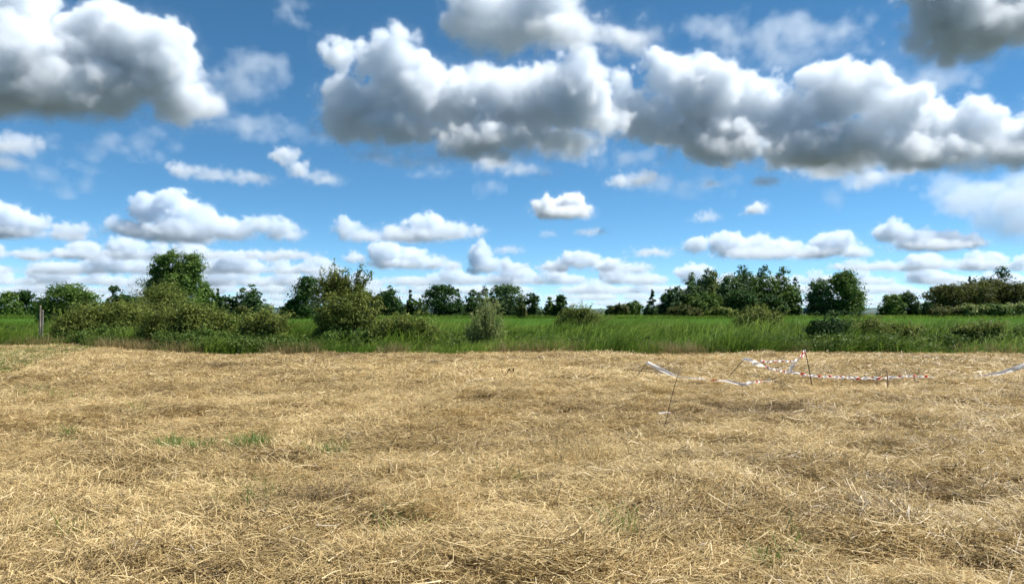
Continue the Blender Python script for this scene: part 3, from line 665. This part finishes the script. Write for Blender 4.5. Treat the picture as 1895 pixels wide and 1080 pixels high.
FAR = [
 # name, kind, px, top, width, distance, material, label, leaves
 ('tree', 'round', 8, 539, 56, 215, 'mid', 'rounded green tree cut off by the left edge of the picture', 1500),
 ('tree', 'pine', 52, 540, 46, 225, 'dark', 'dark pointed tree second from the left edge, behind the wooden posts', 1300),
 ('shrub', 'bush', 74, 552, 18, 210, 'brown', 'small brownish shrub just above the wooden posts', 400),
 ('tree', 'round', 130, 524, 98, 64, 'mid', 'broad fresh green tree behind the leftmost big bush', 5200),
 ('tree', 'pine', 215, 530, 46, 205, 'dark', 'small dark tree with umbrella crown between two left thickets', 900),
 ('hedge', 'dome', 232, 549, 74, 190, 'dark', 'low dark hedge under the small umbrella shaped tree', 1200),
 ('tree', 'round', 376, 517, 44, 90, 'mid', 'green tree tucked against the right flank of the tall windblown willow', 2400),
 ('tree', 'conifer', 401, 535, 20, 205, 'dark', 'small slim conifer right of the tall windblown willow', 600),
 ('hedge', 'dome', 415, 549, 52, 200, 'dark', 'low dark thicket between the slim conifer and the grey willow', 1100),
 ('tree', 'poplar', 466, 529, 66, 200, 'grey', 'grey green multi stemmed tree left of the open sky gap', 1900),
 ('shrub', 'bush', 447, 563, 30, 150, 'brown', 'reddish brown shrub at the foot of the grey green tree', 700),
 ('tree', 'pine', 562, 517, 74, 175, 'dark', 'big very dark tree left of the tall olive willow bush', 2600),
 ('shrub', 'bush', 533, 565, 26, 178, 'mid', 'green bush at the left foot of the big dark tree', 500),
 ('tree', 'round', 722, 534, 46, 190, 'dark', 'round dark tree just right of the tall olive willow bush', 1400),
 ('tree', 'poplar', 708, 531, 26, 215, 'grey', 'paler tree top peeping over the olive willow bush', 700),
 ('tree', 'conifer', 758, 536, 26, 195, 'dark', 'small dark conical tree between two round dark trees', 800),
 ('hedge', 'dome', 772, 556, 44, 195, 'mid', 'low green scrub at the foot of the small conical tree', 800),
 ('tree', 'round', 820, 529, 82, 188, 'dark', 'widest dark round tree in the middle of the tree line', 2500),
 ('tree', 'conifer', 846, 533, 16, 200, 'dark', 'thin pointed top at the right shoulder of the wide dark tree', 400),
 ('tree', 'poplar', 880, 531, 32, 205, 'grey', 'narrow grey green tree behind the silvery willow bush', 1000),
 ('hedge', 'dome', 872, 562, 40, 190, 'dark', 'dark scrub behind the silvery willow bush', 700),
 ('tree', 'round', 938, 526, 68, 190, 'grey', 'tall rounded tree right behind the silvery willow bush', 2300),
 ('tree', 'pine', 912, 541, 24, 185, 'dark', 'dark ragged tree at the left side of the tall rounded tree', 600),
 ('shrub', 'bush', 963, 562, 20, 178, 'brown', 'pinkish brown bush at the foot of the tall rounded tree', 400),
 ('tree', 'pine', 985, 541, 34, 188, 'dark', 'ragged dark tree right of the tall rounded tree', 1000),
 ('tree', 'pine', 1016, 551, 24, 192, 'mid', 'small ragged tree, the lowest of three in the central row', 600),
 ('tree', 'pine', 1037, 546, 36, 185, 'dark', 'ragged dark tree behind the left shoulder of the olive meadow bush', 1000),
 ('tree', 'pine', 1130, 562, 24, 210, 'dark', 'low dark tree at the left end of the right hand wood', 500),
 ('shrub', 'bush', 1147, 561, 30, 205, 'brown', 'low brown green bush at the left end of the right hand wood', 700),
 ('tree', 'round', 1172, 557, 34, 215, 'mid', 'low round tree rising toward the dark fir', 800),
 ('tree', 'conifer', 1206, 536, 30, 195, 'dark', 'dark fir standing at the left of the poplar wood', 1100),
 ('tree', 'pine', 1232, 534, 44, 200, 'dark', 'dark spreading tree between the fir and the pale poplars', 1300),
 ('poplar_tree', 'poplar', 1256, 522, 40, 198, 'grey', 'pale windblown poplar, lowest and leftmost of the poplar wood', 1500),
 ('poplar_tree', 'poplar', 1287, 503, 42, 205, 'grey', 'pointed grey poplar, second from the left in the wood', 1900),
 ('tree', 'round', 1318, 502, 50, 210, 'olive', 'olive green tree between two grey poplars in the wood', 2100),
 ('poplar_tree', 'poplar', 1352, 493, 58, 205, 'grey', 'tallest poplar at the crest of the right hand wood', 2600),
 ('poplar_tree', 'poplar', 1385, 495, 48, 212, 'grey', 'tall poplar just right of the crest of the wood', 2200),
 ('poplar_tree', 'poplar', 1422, 497, 58, 202, 'mid', 'broad green poplar with twin tops in the right half of the wood', 2600),
 ('poplar_tree', 'poplar', 1458, 517, 26, 205, 'grey', 'small slender poplar at the right end of the wood', 1200),
 ('tree', 'round', 1462, 540, 42, 196, 'mid', 'rounded lower tree closing the right end of the wood', 1600),
 ('tree', 'round', 1375, 535, 70, 195, 'dark', 'dark round tree in front of the tallest poplars', 2000),
 ('tree', 'round', 1300, 540, 60, 195, 'mid', 'green round tree in front of the left poplars', 1800),
 ('tree', 'round', 1425, 545, 60, 193, 'dark', 'dark round tree below the twin topped poplar', 1600),
 ('shrub', 'bush', 1268, 564, 60, 188, 'brown', 'brown green bush below the leftmost poplars', 1100),
 ('shrub', 'bush', 1330, 567, 54, 186, 'olive', 'olive bush at the foot of the wood below its crest', 1000),
 ('poplar_tree', 'round', 1519, 514, 46, 192, 'grey', 'smaller left hand one of the pair of trees right of the wood', 2200),
 ('poplar_tree', 'round', 1563, 502, 64, 190, 'mid', 'larger right hand one of the pair of trees right of the wood', 4200),
 ('shrub', 'bush', 1545, 573, 84, 186, 'dark', 'dark undergrowth at the foot of the pair of trees', 1200),
 ('tree', 'round', 1648, 546, 44, 195, 'mid', 'round green tree, left one of a low pair near the right', 1500),
 ('tree', 'round', 1680, 539, 42, 198, 'dark', 'round dark tree with a small top knot, right one of a low pair', 1500),
 ('tree', 'round', 1716, 558, 22, 190, 'dark', 'small dark tree left of the broad domed thicket', 500),
 ('tree', 'dome', 1822, 528, 214, 215, 'brown', 'broad brownish dome of dense trees at the right edge', 15000),
 ('poplar_tree', 'poplar', 1822, 497, 54, 240, 'dark', 'tall dark poplars rising behind the broad domed thicket', 2200),
 ('poplar_tree', 'conifer', 1793, 510, 16, 240, 'dark', 'slim dark tree at the left of the poplars behind the dome', 500),
 ('shrub', 'bush', 1800, 559, 54, 186, 'silver', 'pale silvery shrub in front of the domed thicket, the left one', 900),
 ('shrub', 'bush', 1842, 561, 50, 184, 'mid', 'green shrub between two pale shrubs before the domed thicket', 900),
 ('shrub', 'bush', 1878, 558, 44, 184, 'silver', 'pale silvery shrub by the right edge before the domed thicket', 900),
 ('shrub', 'bush', 1745, 565, 60, 188, 'brown', 'low brown shrub at the left foot of the domed thicket', 900),
]
for nm, kd, px, top, w, Y, mt, lab, nn in FAR:
    far_tree(nm, kd, px, top, w, Y, mt, lab, {'tree': 'tree', 'poplar_tree': 'poplar', 'shrub': 'shrub', 'hedge': 'hedge'}[nm], n=nn * (4.6 if kd == 'poplar' else 3.4))

def bush(label, px0, px1, top, Y, mat, n, seed, name='bush', leaf=(.10, .058), peaks=None, loose=1.0):
    """a rounded shrub near the field, spanning px0..px1 with its top at row `top`"""
    rs = np.random.RandomState(seed); S = Y / F; cx = (px0 + px1) / 2; x = (cx - PW / 2) * S; R = (px1 - px0) / 2 * S
    h = (HOR - top) * S + CZ; z0 = float(land(x, Y)); h -= z0; L = []; stems = []
    k = max(5, int(R * 5))
    for i in range(k):
        zx = (i + .5) / k * 2 - 1 + rs.normal() * .06; zx = max(-.8, min(.8, zx * .86)); zy = rs.uniform(-.5, .5) * min(R, 1.2)
        zt = h * (1 - .42 * zx ** 4 - .26 * rs.rand()) if peaks is None else h * np.interp(zx, *peaks) * rs.uniform(.76, 1.0)
        q = max(.28 * h, .32 * min(R, h)) * rs.uniform(.8, 1.15)
        L.append(((zx * R, zy, zt - q * .75), (q, q, q * .85)))
        L.append(((zx * R * .95, zy * 1.3 - .2, zt * .42), (q * 1.1, q, zt * .36)))
        for j in range(3):
            b = np.array([zx * R * .6 + rs.normal() * .1, zy * .5 + rs.normal() * .1, -.1]); t = np.array([zx * R + rs.normal() * .2, zy + rs.normal() * .2, zt * rs.uniform(.75, .98)])
            stems.append((np.array([b, (b + t) / 2 + [0, 0, .1 * h], t]), [.028, .018, .005], 5))
    parts = [crown(L, int(n * 1.5), leaf[0], leaf[1], rs, .35, .26 * loose, 16, .3)]
    m = int(60 * R); bs = []; ds = []; ln = []
    for i in range(m):        # whips poking out of the crown
        zx = rs.uniform(-.9, .9); zt = h * (1 - .38 * zx ** 4) if peaks is None else h * np.interp(zx, *peaks)
        bs.append((zx * R, rs.uniform(-.6, .3), zt * rs.uniform(.55, .85))); ds.append((.25 + rs.normal() * .3 + zx * .3, rs.normal() * .3 - .2, .8)); ln.append(h * rs.uniform(.18, .42))
    tb, lv = shoots(bs, ds, ln, 18, leaf[0] * 1.2, leaf[1] * .8, rs, .4, .65); parts.append(lv); stems += tb
    return plant(name, label, 'bush', 'bushes along the ditch', (x, Y, z0), stems, parts, mat, stem_name='stem')

bush('big leftmost bush beside the two wooden posts', 104, 272, 557, 36.5, 'olive', 16000, 1, peaks=([-1, -.6, 0, .4, 1], [.55, .8, .98, 1.0, .9]))
bush('big dense bush in front of the tall windblown willow', 262, 428, 562, 32.5, 'olive', 16000, 2, peaks=([-1, -.3, .3, .8, 1], [.95, 1.0, .97, .85, .6]))
bush('low green scrub at the foot of the leftmost bush', 150, 300, 604, 34.6, 'mid', 6000, 3, peaks=([-1, -.3, .4, 1], [.6, 1.0, .75, .9]))
bush('low leafy scrub at the foot of the bush before the tall willow', 290, 440, 608, 31.4, 'mid', 6000, 23, peaks=([-1, -.5, .2, 1], [.9, .7, 1.0, .6]))
bush('compact olive bush standing alone left of the willow bush', 440, 530, 573, 30.6, 'olive', 9000, 4)
bush('wide low dark green bush right of the tall olive willow bush', 684, 806, 583, 30.8, 'olive', 10000, 5)
bush('small olive bush with twigs standing in the middle of the reeds', 1028, 1122, 564, 44, 'olive', 8000, 6, peaks=([-1, -.4, 0, .5, 1], [.6, 1.0, .98, .8, .45]), loose=1.3)
bush('olive bush rising from the reeds in front of the poplar wood', 1362, 1450, 569, 40, 'olive', 7500, 7)
bush('dark leaved bush at the right, left half of a pair', 1498, 1568, 588, 30.4, 'dark', 8000, 8)
bush('yellowish green bush at the right, right half of a pair', 1552, 1636, 587, 31.2, 'olive', 8500, 9)
bush('low tangled bush near the right edge of the reeds', 1760, 1848, 594, 30.6, 'olive', 8000, 10)
bush('low dark bush cut off by the right edge', 1866, 1930, 602, 30.4, 'mid', 5500, 11)
bush('small low shrub in the reeds between the right hand bushes', 1632, 1704, 601, 31.5, 'olive', 5000, 12)

# the silvery upright willow bush
def silver_willow():
    rs = np.random.RandomState(51); Y = 31.5; S = Y / F; x = (900 - PW / 2) * S; h = (HOR - 541) * S + CZ; z0 = float(land(x, Y)); h -= z0
    bs = []; ds = []; ln = []
    for i in range(170):
        a = rs.uniform(0, 6.28); q = rs.uniform(0, 1) ** .7; rx = math.cos(a) * q; ry = math.sin(a) * q
        hh = h * (1.02 - .62 * abs(rx) ** 1.1) * rs.uniform(.5, 1.08); st = rs.uniform(.0, .5)
        bs.append((rx * .72 * (.5 + st), ry * .5 * (.5 + st), hh * st * .9)); ds.append((rx * .42 - .03 + rs.normal() * .07, ry * .35, 1)); ln.append(hh * (1 - st * .9))
    tb, lv = shoots(bs, ds, ln, 64, .105, .030, rs, .10, .60)
    plant('willow_bush', 'silvery upright willow bush alone in front of the central trees', 'bush', 'bushes along the ditch', (x, Y, z0), tb, [lv], 'silver', 'bark', 'stem')
silver_willow()

# the tall olive willow bush with two sprays
def olive_willow():
    rs = np.random.RandomState(61); Y = 32.0; S = Y / F; x = (645 - PW / 2) * S; z0 = float(land(x, Y))
    def lp(px, py, rx, rz, dy=0.0): p = at(px, py, Y); return ((p.x - x, dy, p.z - z0), (rx * S, rx * S * .9, rz * S))
    L = [lp(605, 550, 28, 26), lp(625, 540, 27, 26, .2), (lp(660, 556, 30, 26, -.2)), lp(688, 568, 20, 22), lp(640, 580, 52, 34, -.3), lp(610, 590, 26, 26), lp(680, 590, 26, 24, -.3), lp(640, 610, 50, 26), lp(640, 545, 16, 14), lp(680, 555, 16, 12), lp(698, 556, 10, 9), lp(600, 620, 22, 16), lp(690, 615, 24, 18)]
    parts = [crown(L, 30000, .11, .042, rs, .4, .22, 16, .3)]
    stems = []
    for i in range(26):
        c = L[rs.randint(len(L))][0]; b = np.array([rs.normal() * .2, rs.normal() * .2, -.1]); t = np.array(c) + rs.normal(size=3) * .15
        stems.append((np.array([b, (b + t) / 2 + [0, 0, .15], t]), [.04, .025, .006], 6))
    bs = []; ds = []; ln = []
    for i in range(40):       # left spray
        bs.append(lp(618 + rs.normal() * 9, 545 + rs.normal() * 6, 1, 1, rs.normal() * .15)[0]); ds.append((rs.normal() * .26 - .02, rs.normal() * .2, 1)); ln.append(rs.uniform(.7, 1.45))
    for i in range(9):
        bs.append(lp(612, 545, 1, 1)[0]); ds.append((-.75 + rs.normal() * .15, rs.normal() * .2, .9)); ln.append(rs.uniform(.7, 1.1))
    tb, lv = shoots(bs, ds, ln, 60, .12, .04, rs, .22, .55); stems += tb; parts.append(lv)
    bs = []; ds = []; ln = []
    for dx, L_ in ((-.12, .9), (.02, 1.35), (.10, 1.2), (.28, 1.15), (.45, 1.1), (.62, 1.0), (-.2, .6), (.35, .7)):   # right spray, sparse
        bs.append(lp(662, 545, 1, 1, rs.normal() * .08)[0]); ds.append((dx, rs.normal() * .12, 1)); ln.append(L_ * 1.05)
    tb, lv = shoots(bs, ds, ln, 80, .15, .05, rs, .12, .38); stems += tb; parts.append(lv)
    stems.append((np.array([lp(658, 585, 1, 1)[0], lp(661, 560, 1, 1)[0], lp(664, 530, 1, 1)[0]]), [.035, .028, .012], 6))
    plant('willow_bush', 'tall olive willow bush with two feathery sprays on top', 'bush', 'bushes along the ditch', (x, Y, z0), stems, parts, 'olive', 'bark', 'stem')
    # dark base growth
olive_willow()
bush('low dark green growth at the foot of the tall olive willow bush', 588, 704, 612, 30.9, 'mid', 5000, 13)

# the tall windblown willow
def tall_willow():
    rs = np.random.RandomState(71); Y = 62.0; S = Y / F; x = (322 - PW / 2) * S; z0 = float(land(x, Y)); h = (HOR - 459) * S + CZ
    def lp(px, py, rx, rz, dy=0.0): p = at(px, py, Y); return ((p.x - x, dy, p.z - z0), (rx * S, rx * S * .9, rz * S))
    L = [lp(300, 492, 18, 20), lp(316, 482, 14, 14), lp(352, 488, 16, 16), lp(345, 505, 24, 22), lp(362, 505, 10, 20), lp(305, 520, 22, 22, .5), lp(335, 530, 28, 24, -.5), lp(355, 530, 16, 20), lp(290, 545, 20, 20), lp(330, 555, 36, 24), lp(290, 510, 14, 14), lp(330, 500, 14, 14, .5), lp(362, 485, 8, 10), lp(284, 525, 10, 12), lp(320, 580, 34, 18)]
    parts = [crown(L, 22000, .21, .10, rs, .6, .24, 16, .25)]
    stems = limbs(rs, h, L, .16, .03, 14); bs = []; ds = []; ln = []
    for i in range(150):
        c, r = L[rs.randint(8)]; d = rs.normal(size=3); d /= np.linalg.norm(d); d[2] = abs(d[2])
        bs.append(np.array(c) + d * np.array(r) * .7); ds.append((d[0] * .5 + .55, d[1] * .4, .75)); ln.append(rs.uniform(.5, 1.0))
    bs += [lp(315, 478, 1, 1)[0]] * 6; ds += [(rs.normal() * .12, 0, 1) for _ in range(6)]; ln += [.75, .6, .8, .7, .5, .85]
    tb, lv = shoots(bs, ds, ln, 22, .17, .05, rs, .5, .55); stems += tb; parts.append(lv)
    plant('willow_tree', 'tall windblown willow tree rising above the bushes on the left', 'tree', 'trees along the far side of the meadow', (x, Y, z0), stems, parts, 'bright')
    # its greyer flank
    rs = np.random.RandomState(72); bs = []; ds = []; ln = []
    Y2 = 66.0; x2 = (284 - PW / 2) / F * Y2; z2 = float(land(x2, Y2)); h2 = (HOR - 505) * Y2 / F + CZ
    for i in range(120):
        st = rs.uniform(.2, .8); bs.append((rs.normal() * .35, rs.normal() * .4, h2 * st)); ds.append((rs.normal() * .5 - .1, rs.normal() * .4, .8)); ln.append(h2 * (1.03 - st) * rs.uniform(.6, 1))
    tb, lv = shoots(bs, ds, ln, 22, .16, .06, rs, .2, .45)
    tb.append((np.array([[0, 0, -.1], [.05, 0, h2 * .5], [0, 0, h2 * .9]]), [.1, .07, .02], 6))
    plant('willow_tree', 'thin greyish tree at the left flank of the tall windblown willow', 'tree', 'trees along the far side of the meadow', (x2, Y2, z2), tb, [lv], 'grey')
tall_willow()
bush('yellowish green bush in front of the foot of the tall willow', 258, 334, 524, 52, 'olive', 6000, 14, leaf=(.13, .07), peaks=([-1, -.3, .2, 1], [.7, .9, 1.0, .8]))

# ------------------------------------------------------------------ two weathered posts
def post(label, px, top, Y, w, seed):
    rs = np.random.RandomState(seed); S = Y / F; x = (px - PW / 2) * S; z0 = float(land(x, Y)); h = (HOR - top) * S + CZ - z0
    bm = bmesh.new(); n = 10; rings = []
    for k, t in enumerate((0, .02, .3, .6, .85, .985, 1.0)):
        ring = []
        for i in range(n):
            a = i * 2 * math.pi / n; r = w * (1 + .10 * math.sin(3 * a + seed) + rs.normal() * .03) * (1.06 - .12 * t) * (.9 if t == 1.0 else 1)
            ring.append(bm.verts.new((math.cos(a) * r + .02 * t * seed, math.sin(a) * r, -.25 + (h + .25) * t + (.02 * math.sin(a) if t > .9 else 0))))
        rings.append(ring)
    for a, b in zip(rings, rings[1:]):
        for i in range(n): bm.faces.new((a[i], a[(i + 1) % n], b[(i + 1) % n], b[i]))
    bm.faces.new(rings[-1]); bm.faces.new(rings[0][::-1])
    me = bpy.data.meshes.new('wooden_post'); bm.to_mesh(me); bm.free(); me.materials.append(M['post'])
    o = link('wooden_post', me, loc=(x, Y, z0)); tag(o, label, 'post', 'wooden posts by the leftmost bush')
post('taller weathered wooden post of the two at the far left', 74.3, 566, 35.4, .042, 1)
post('shorter weathered wooden post of the two at the far left', 78.2, 574, 35.2, .040, 2)

# ------------------------------------------------------------------ far white roofed shed in the gap on the right
def shed():
    Y = 420.0; S = Y / F; x = (1634 - PW / 2) * S; e = empty('farm_shed', (x, Y, 0)); tag(e, 'low white roofed shed far off beside the low pair of round trees', 'shed')
    def m_(name, c):
        m, n, out = new_mat(name); p = n.nodes.new('ShaderNodeBsdfPrincipled'); p.inputs['Base Color'].default_value = (*c, 1); p.inputs['Roughness'].default_value = .6
        no = n.nodes.new('ShaderNodeTexNoise'); no.inputs['Scale'].default_value = 1.5; bp = n.nodes.new('ShaderNodeBump'); bp.inputs['Strength'].default_value = .2; n.links.new(no.outputs[0], bp.inputs['Height']); n.links.new(bp.outputs[0], p.inputs['Normal']); n.links.new(p.outputs[0], out.inputs[0]); return m
    w, d, h = 3.0, 3.0, 1.1
    V = [(-w, -d, 0), (w, -d, 0), (w, d, 0), (-w, d, 0), (-w, -d, h), (w, -d, h), (w, d, h), (-w, d, h)]
    link('wall', mesh('wall', V, np.array([(0, 1, 5, 4), (1, 2, 6, 5), (2, 3, 7, 6), (3, 0, 4, 7)]), m_('shed_wall', (.18, .14, .11))), e)
    V = [(-w - .3, -d - .3, h + .002), (w + .3, -d - .3, h + .002), (w + .3, d + .3, h + .002), (-w - .3, d + .3, h + .002), (-w - .3, 0, h + .9), (w + .3, 0, h + .9)]
    link('roof', mesh('roof', V, [np.array([(0, 1, 5, 4), (2, 3, 4, 5), (3, 2, 1, 0)]), np.array([(1, 2, 5), (3, 0, 4)])], m_('shed_roof', (.75, .74, .72))), e)
shed()

# ------------------------------------------------------------------ sticks with barrier tape
def tape_mat():
    m, n, out = new_mat('red_white_tape')
    tc = n.nodes.new('ShaderNodeTexCoord'); sp = n.nodes.new('ShaderNodeSeparateXYZ'); n.links.new(tc.outputs['UV'], sp.inputs[0])
    def ma(op, a, b):
        x = n.nodes.new('ShaderNodeMath'); x.operation = op
        for i, q in enumerate((a, b)):
            if q is None: continue
            if hasattr(q, 'is_output'): n.links.new(q, x.inputs[i])
            else: x.inputs[i].default_value = q
        return x.outputs[0]
    u = ma('MULTIPLY', sp.outputs[0], 1 / .24); f = ma('FRACT', ma('ADD', u, ma('MULTIPLY', sp.outputs[1], .42)), None)
    s = ma('GREATER_THAN', f, .56)
    mx = n.nodes.new('ShaderNodeMix'); mx.data_type = 'RGBA'; mx.inputs[6].default_value = (.82, .80, .76, 1); mx.inputs[7].default_value = (.62, .07, .045, 1); n.links.new(s, mx.inputs[0])
    ge = n.nodes.new('ShaderNodeNewGeometry'); n.links.new(ma('MULTIPLY', s, ma('SUBTRACT', 1.0, ma('MULTIPLY', ge.outputs['Backfacing'], .93))), mx.inputs[0])
    p = n.nodes.new('ShaderNodeBsdfPrincipled'); p.inputs['Roughness'].default_value = .38; n.links.new(mx.outputs[2], p.inputs[0])
    t = n.nodes.new('ShaderNodeBsdfTranslucent'); n.links.new(mx.outputs[2], t.inputs[0]); ms = n.nodes.new('ShaderNodeMixShader'); ms.inputs[0].default_value = .5
    n.links.new(p.outputs[0], ms.inputs[1]); n.links.new(t.outputs[0], ms.inputs[2]); n.links.new(ms.outputs[0], out.inputs[0])
    return m
M['tape'] = tape_mat()
def gy_(py): return CZ * F / (py - HOR)
def spline(pts, n):
    P = np.array(pts, float); t = np.arange(len(P)); u = np.linspace(0, len(P) - 1, n)
    Q = np.vstack([2 * P[0] - P[1], P, 2 * P[-1] - P[-2]]); i = np.minimum(u.astype(int), len(P) - 2); f = (u - i)[:, None]
    p0, p1, p2, p3 = Q[i], Q[i + 1], Q[i + 2], Q[i + 3]
    return .5 * (2 * p1 + (p2 - p0) * f + (2 * p0 - 5 * p1 + 4 * p2 - p3) * f ** 2 + (3 * p1 - p0 - 3 * p2 + p3) * f ** 3)
def tape(label, pts, seed, width=.088, n=160):
    """pts: (px, py, distance, roll in turns, width factor)"""
    C = spline([tuple(at(a, b, c)) for a, b, c, r, w in pts], n)
    R = spline([(r, w, 0) for a, b, c, r, w in pts], n)
    rs = np.random.RandomState(seed); C[:, 2] += .006 * np.sin(np.linspace(0, 25, n)); C[:, 2] = np.maximum(C[:, 2], land(C[:, 0], C[:, 1]) + .07)
    d = np.gradient(C, axis=0); s = np.linalg.norm(d, axis=1); d /= s[:, None]; L = np.concatenate([[0], np.cumsum(np.linalg.norm(np.diff(C, axis=0), axis=1))])
    up = np.array([0, -.25, 1.0]); a = up - d * (d @ up)[:, None]; a /= np.linalg.norm(a, axis=1, keepdims=True); b = np.cross(d, a)
    V = []; UV = []; m = 5
    for j in range(m):
        v = j / (m - 1) - .5; th = R[:, 0] * 2 * math.pi
        off = a * np.cos(th)[:, None] + b * np.sin(th)[:, None]; nrm = -a * np.sin(th)[:, None] + b * np.cos(th)[:, None]
        V.append(C + off * (v * width * R[:, 1])[:, None] + nrm * (.010 * math.cos(v * 6) + .004 * np.sin(L * 9 + j))[:, None]); UV.append(np.stack([L, np.full(n, v + .5)], -1))
    V = np.stack(V, 1).reshape(-1, 3); UV = np.stack(UV, 1).reshape(-1, 2)
    i, j = np.meshgrid(np.arange(n - 1), np.arange(m - 1), indexing='ij'); q = np.stack([i * m + j, i * m + j + 1, (i + 1) * m + j + 1, (i + 1) * m + j], -1).reshape(-1, 4)
    o = link('barrier_tape', mesh('barrier_tape', V, q, M['tape'], smooth=True, uv=UV)); tag(o, label, 'tape', 'torn red and white barrier tapes')
    return o
def stick(label, px, py, tx, ty, dY=0.0, r=.008, mat='rod', name='stick', knot=False, seed=0, bend=.01):
    Y = gy_(py); b = at(px, py, Y); b.z = float(land(b.x, b.y)) - .05; t = at(tx, ty, Y + dY); rs = np.random.RandomState(seed)
    ts = np.linspace(0, 1, 8)[:, None]; P = np.array(b) * (1 - ts) + np.array(t) * ts; P = P + np.array([1, .4, 0]) * np.sin(ts * 3.14) * bend + rs.normal(size=P.shape) * .0025
    V, Fc = tubes([(P - np.array(b), np.linspace(r * 1.1, r * .8, 8), 7)])
    o = link(name, mesh(name, V, Fc, M[mat], smooth=True), loc=b); tag(o, label, 'stick', 'thin sticks stuck in the hay')
    if knot:      # the tape's knot tied round the stick
        u = np.linspace(0, 1, 60); ang = u * 2 * math.pi * 3.2; tt = .97 - .05 * u
        C = np.array([np.interp(tt, ts[:, 0], P[:, i]) for i in range(3)]).T - np.array(b) + np.stack([np.cos(ang), np.sin(ang), .3 * np.sin(ang * 1.7)], -1) * (r + .006)
        w = np.array([0, 0, .018]); V = np.stack([C - w, C + w], 1).reshape(-1, 3); i = np.arange(59)
        L = np.linspace(0, .5, 60); UV = np.stack([np.stack([L, L * 0], -1), np.stack([L, L * 0 + 1], -1)], 1).reshape(-1, 2)
        k = link('tape_knot', mesh('tape_knot', V, np.stack([2 * i, 2 * i + 1, 2 * i + 3, 2 * i + 2], -1), M['tape'], smooth=True, uv=UV), o)
    return o, P
stick('long thin dark stick leaning right, nearest to the camera', 1225, 797, 1259, 678, .15, .0048, seed=1, bend=-.012)
stick('short dark stick leaning right with the end of the left tape', 1168, 706, 1199, 669, .2, .009, knot=True, seed=2)
stick('dark stick leaning right at the middle holding two tapes', 1339, 700, 1377, 663, .2, .010, knot=True, seed=3)
stick('upright dark stick with the highest tape knot', 1505, 714, 1489, 645, -.1, .010, knot=True, seed=4)
stick('pale straight wooden stake right of the knotted sticks', 1643.5, 721, 1642, 683, 0, .017, 'stake', 'stake', seed=5, bend=.0)
stick('tilted pale stake just outside the right edge holding the white tape', 1960, 700, 1968, 650, 0, .014, 'stake', 'stake', seed=6)
yB, yC, yD = gy_(706) + .2, gy_(700) + .2, gy_(714) - .1
tape('white tape drooping from the left stick down to the hay', [(1199, 671, yB, -.08, .9), (1225, 684, yB, -.08, 1.1), (1258, 697, yB - .4, -.05, .6), (1300, 701.5, 16.4, .12, .55), (1318, 703, 16.2, .35, .7), (1340, 705, 16.0, .1, .6), (1362, 708, 15.8, -.05, .7), (1382, 710, 15.5, -.15, 1.1), (1400, 707, 15.9, .3, .7), (1425, 702, 16.4, .05, .6)], 1)
tape('twisted tape running between the middle stick and the tall stick', [(1377, 664, yC, .0, .9), (1398, 668, yC, .1, .9), (1425, 668, 17.6, 1.0, .7), (1450, 667, 17.2, 2.5, .75), (1475, 665, 16.6, 4.2, .75), (1489, 651, yD, 4.8, .8)], 2)
tape('long twisted tape hanging from the tall stick and running off right', [(1489, 650, yD, .0, .9), (1477, 666, 16.2, .3, 1.0), (1462, 682, 16.2, .6, .9), (1458, 687, 16.3, .8, .8), (1475, 690, 16.4, 1.2, .8), (1510, 696, 16.6, 2.2, .8), (1560, 698.5, 16.7, 4.5, .9), (1610, 699, 16.7, 6.2, .85), (1660, 698, 16.8, 7.2, .8), (1695, 696, 17.0, 8.6, .85), (1728, 697, 16.9, 10, .6)], 3, n=320)
tape('short tape sagging below the middle stick toward the tall stick', [(1392, 673, yC, .05, 1.0), (1412, 676, yC - .2, .12, 1.0), (1430, 682, 17.2, .9, .7), (1445, 685, 16.8, 2.0, .7), (1458, 688, 16.5, 2.8, .7)], 4)
tape('plain white tape sweeping up at the right edge', [(1803, 696, 17.2, .2, .35), (1830, 693.5, 17.1, -.05, .7), (1860, 687, 17.0, -.06, 1.0), (1895, 676, 17.0, -.06, 1.25), (1966, 652, 17.9, -.1, 1.0)], 5)
tape('tiny pale tape scrap on the hay by the nearest stick', [(1219, 768, 11.35, .22, .45), (1230, 768, 11.35, .2, .5), (1240, 767, 11.35, .25, .4)], 6, n=24)

# ------------------------------------------------------------------ curled dead leaf standing in the hay
def dead_leaf():
    Y = gy_(695); b = at(945, 695, Y); b.z = float(land(b.x, b.y)) + .02; V = []; Q = []
    S = Y / F
    for (dx0, dz0, dx1, dz1, w) in ((-6, 3, -2, 12, 2.2), (3, 0, 6, 13, 2.0), (-2, 9, 4, 2, 1.6)):
        k = len(V)
        for t in np.linspace(0, 1, 5):
            x = (dx0 + (dx1 - dx0) * t) * S; z = (dz0 + (dz1 - dz0) * t) * S; ww = w * S * math.sin(.35 + 2.6 * t) * .8
            V += [(x - ww, -.01, z), (x, .02 * math.sin(3 * t) + .015, z), (x + ww, -.012, z)]
        for i in range(4):
            for j in range(2): Q.append((k + 3 * i + j, k + 3 * i + j + 1, k + 3 * i + j + 4, k + 3 * i + j + 3))
    m = bark_mat('dead_leaf', (.030, .016, .008), (.085, .045, .020))
    o = link('dead_leaf', mesh('dead_leaf', V, np.array(Q), m, smooth=True), loc=b); tag(o, 'dark brown curled dead leaf sticking up from the hay', 'leaf')
dead_leaf()
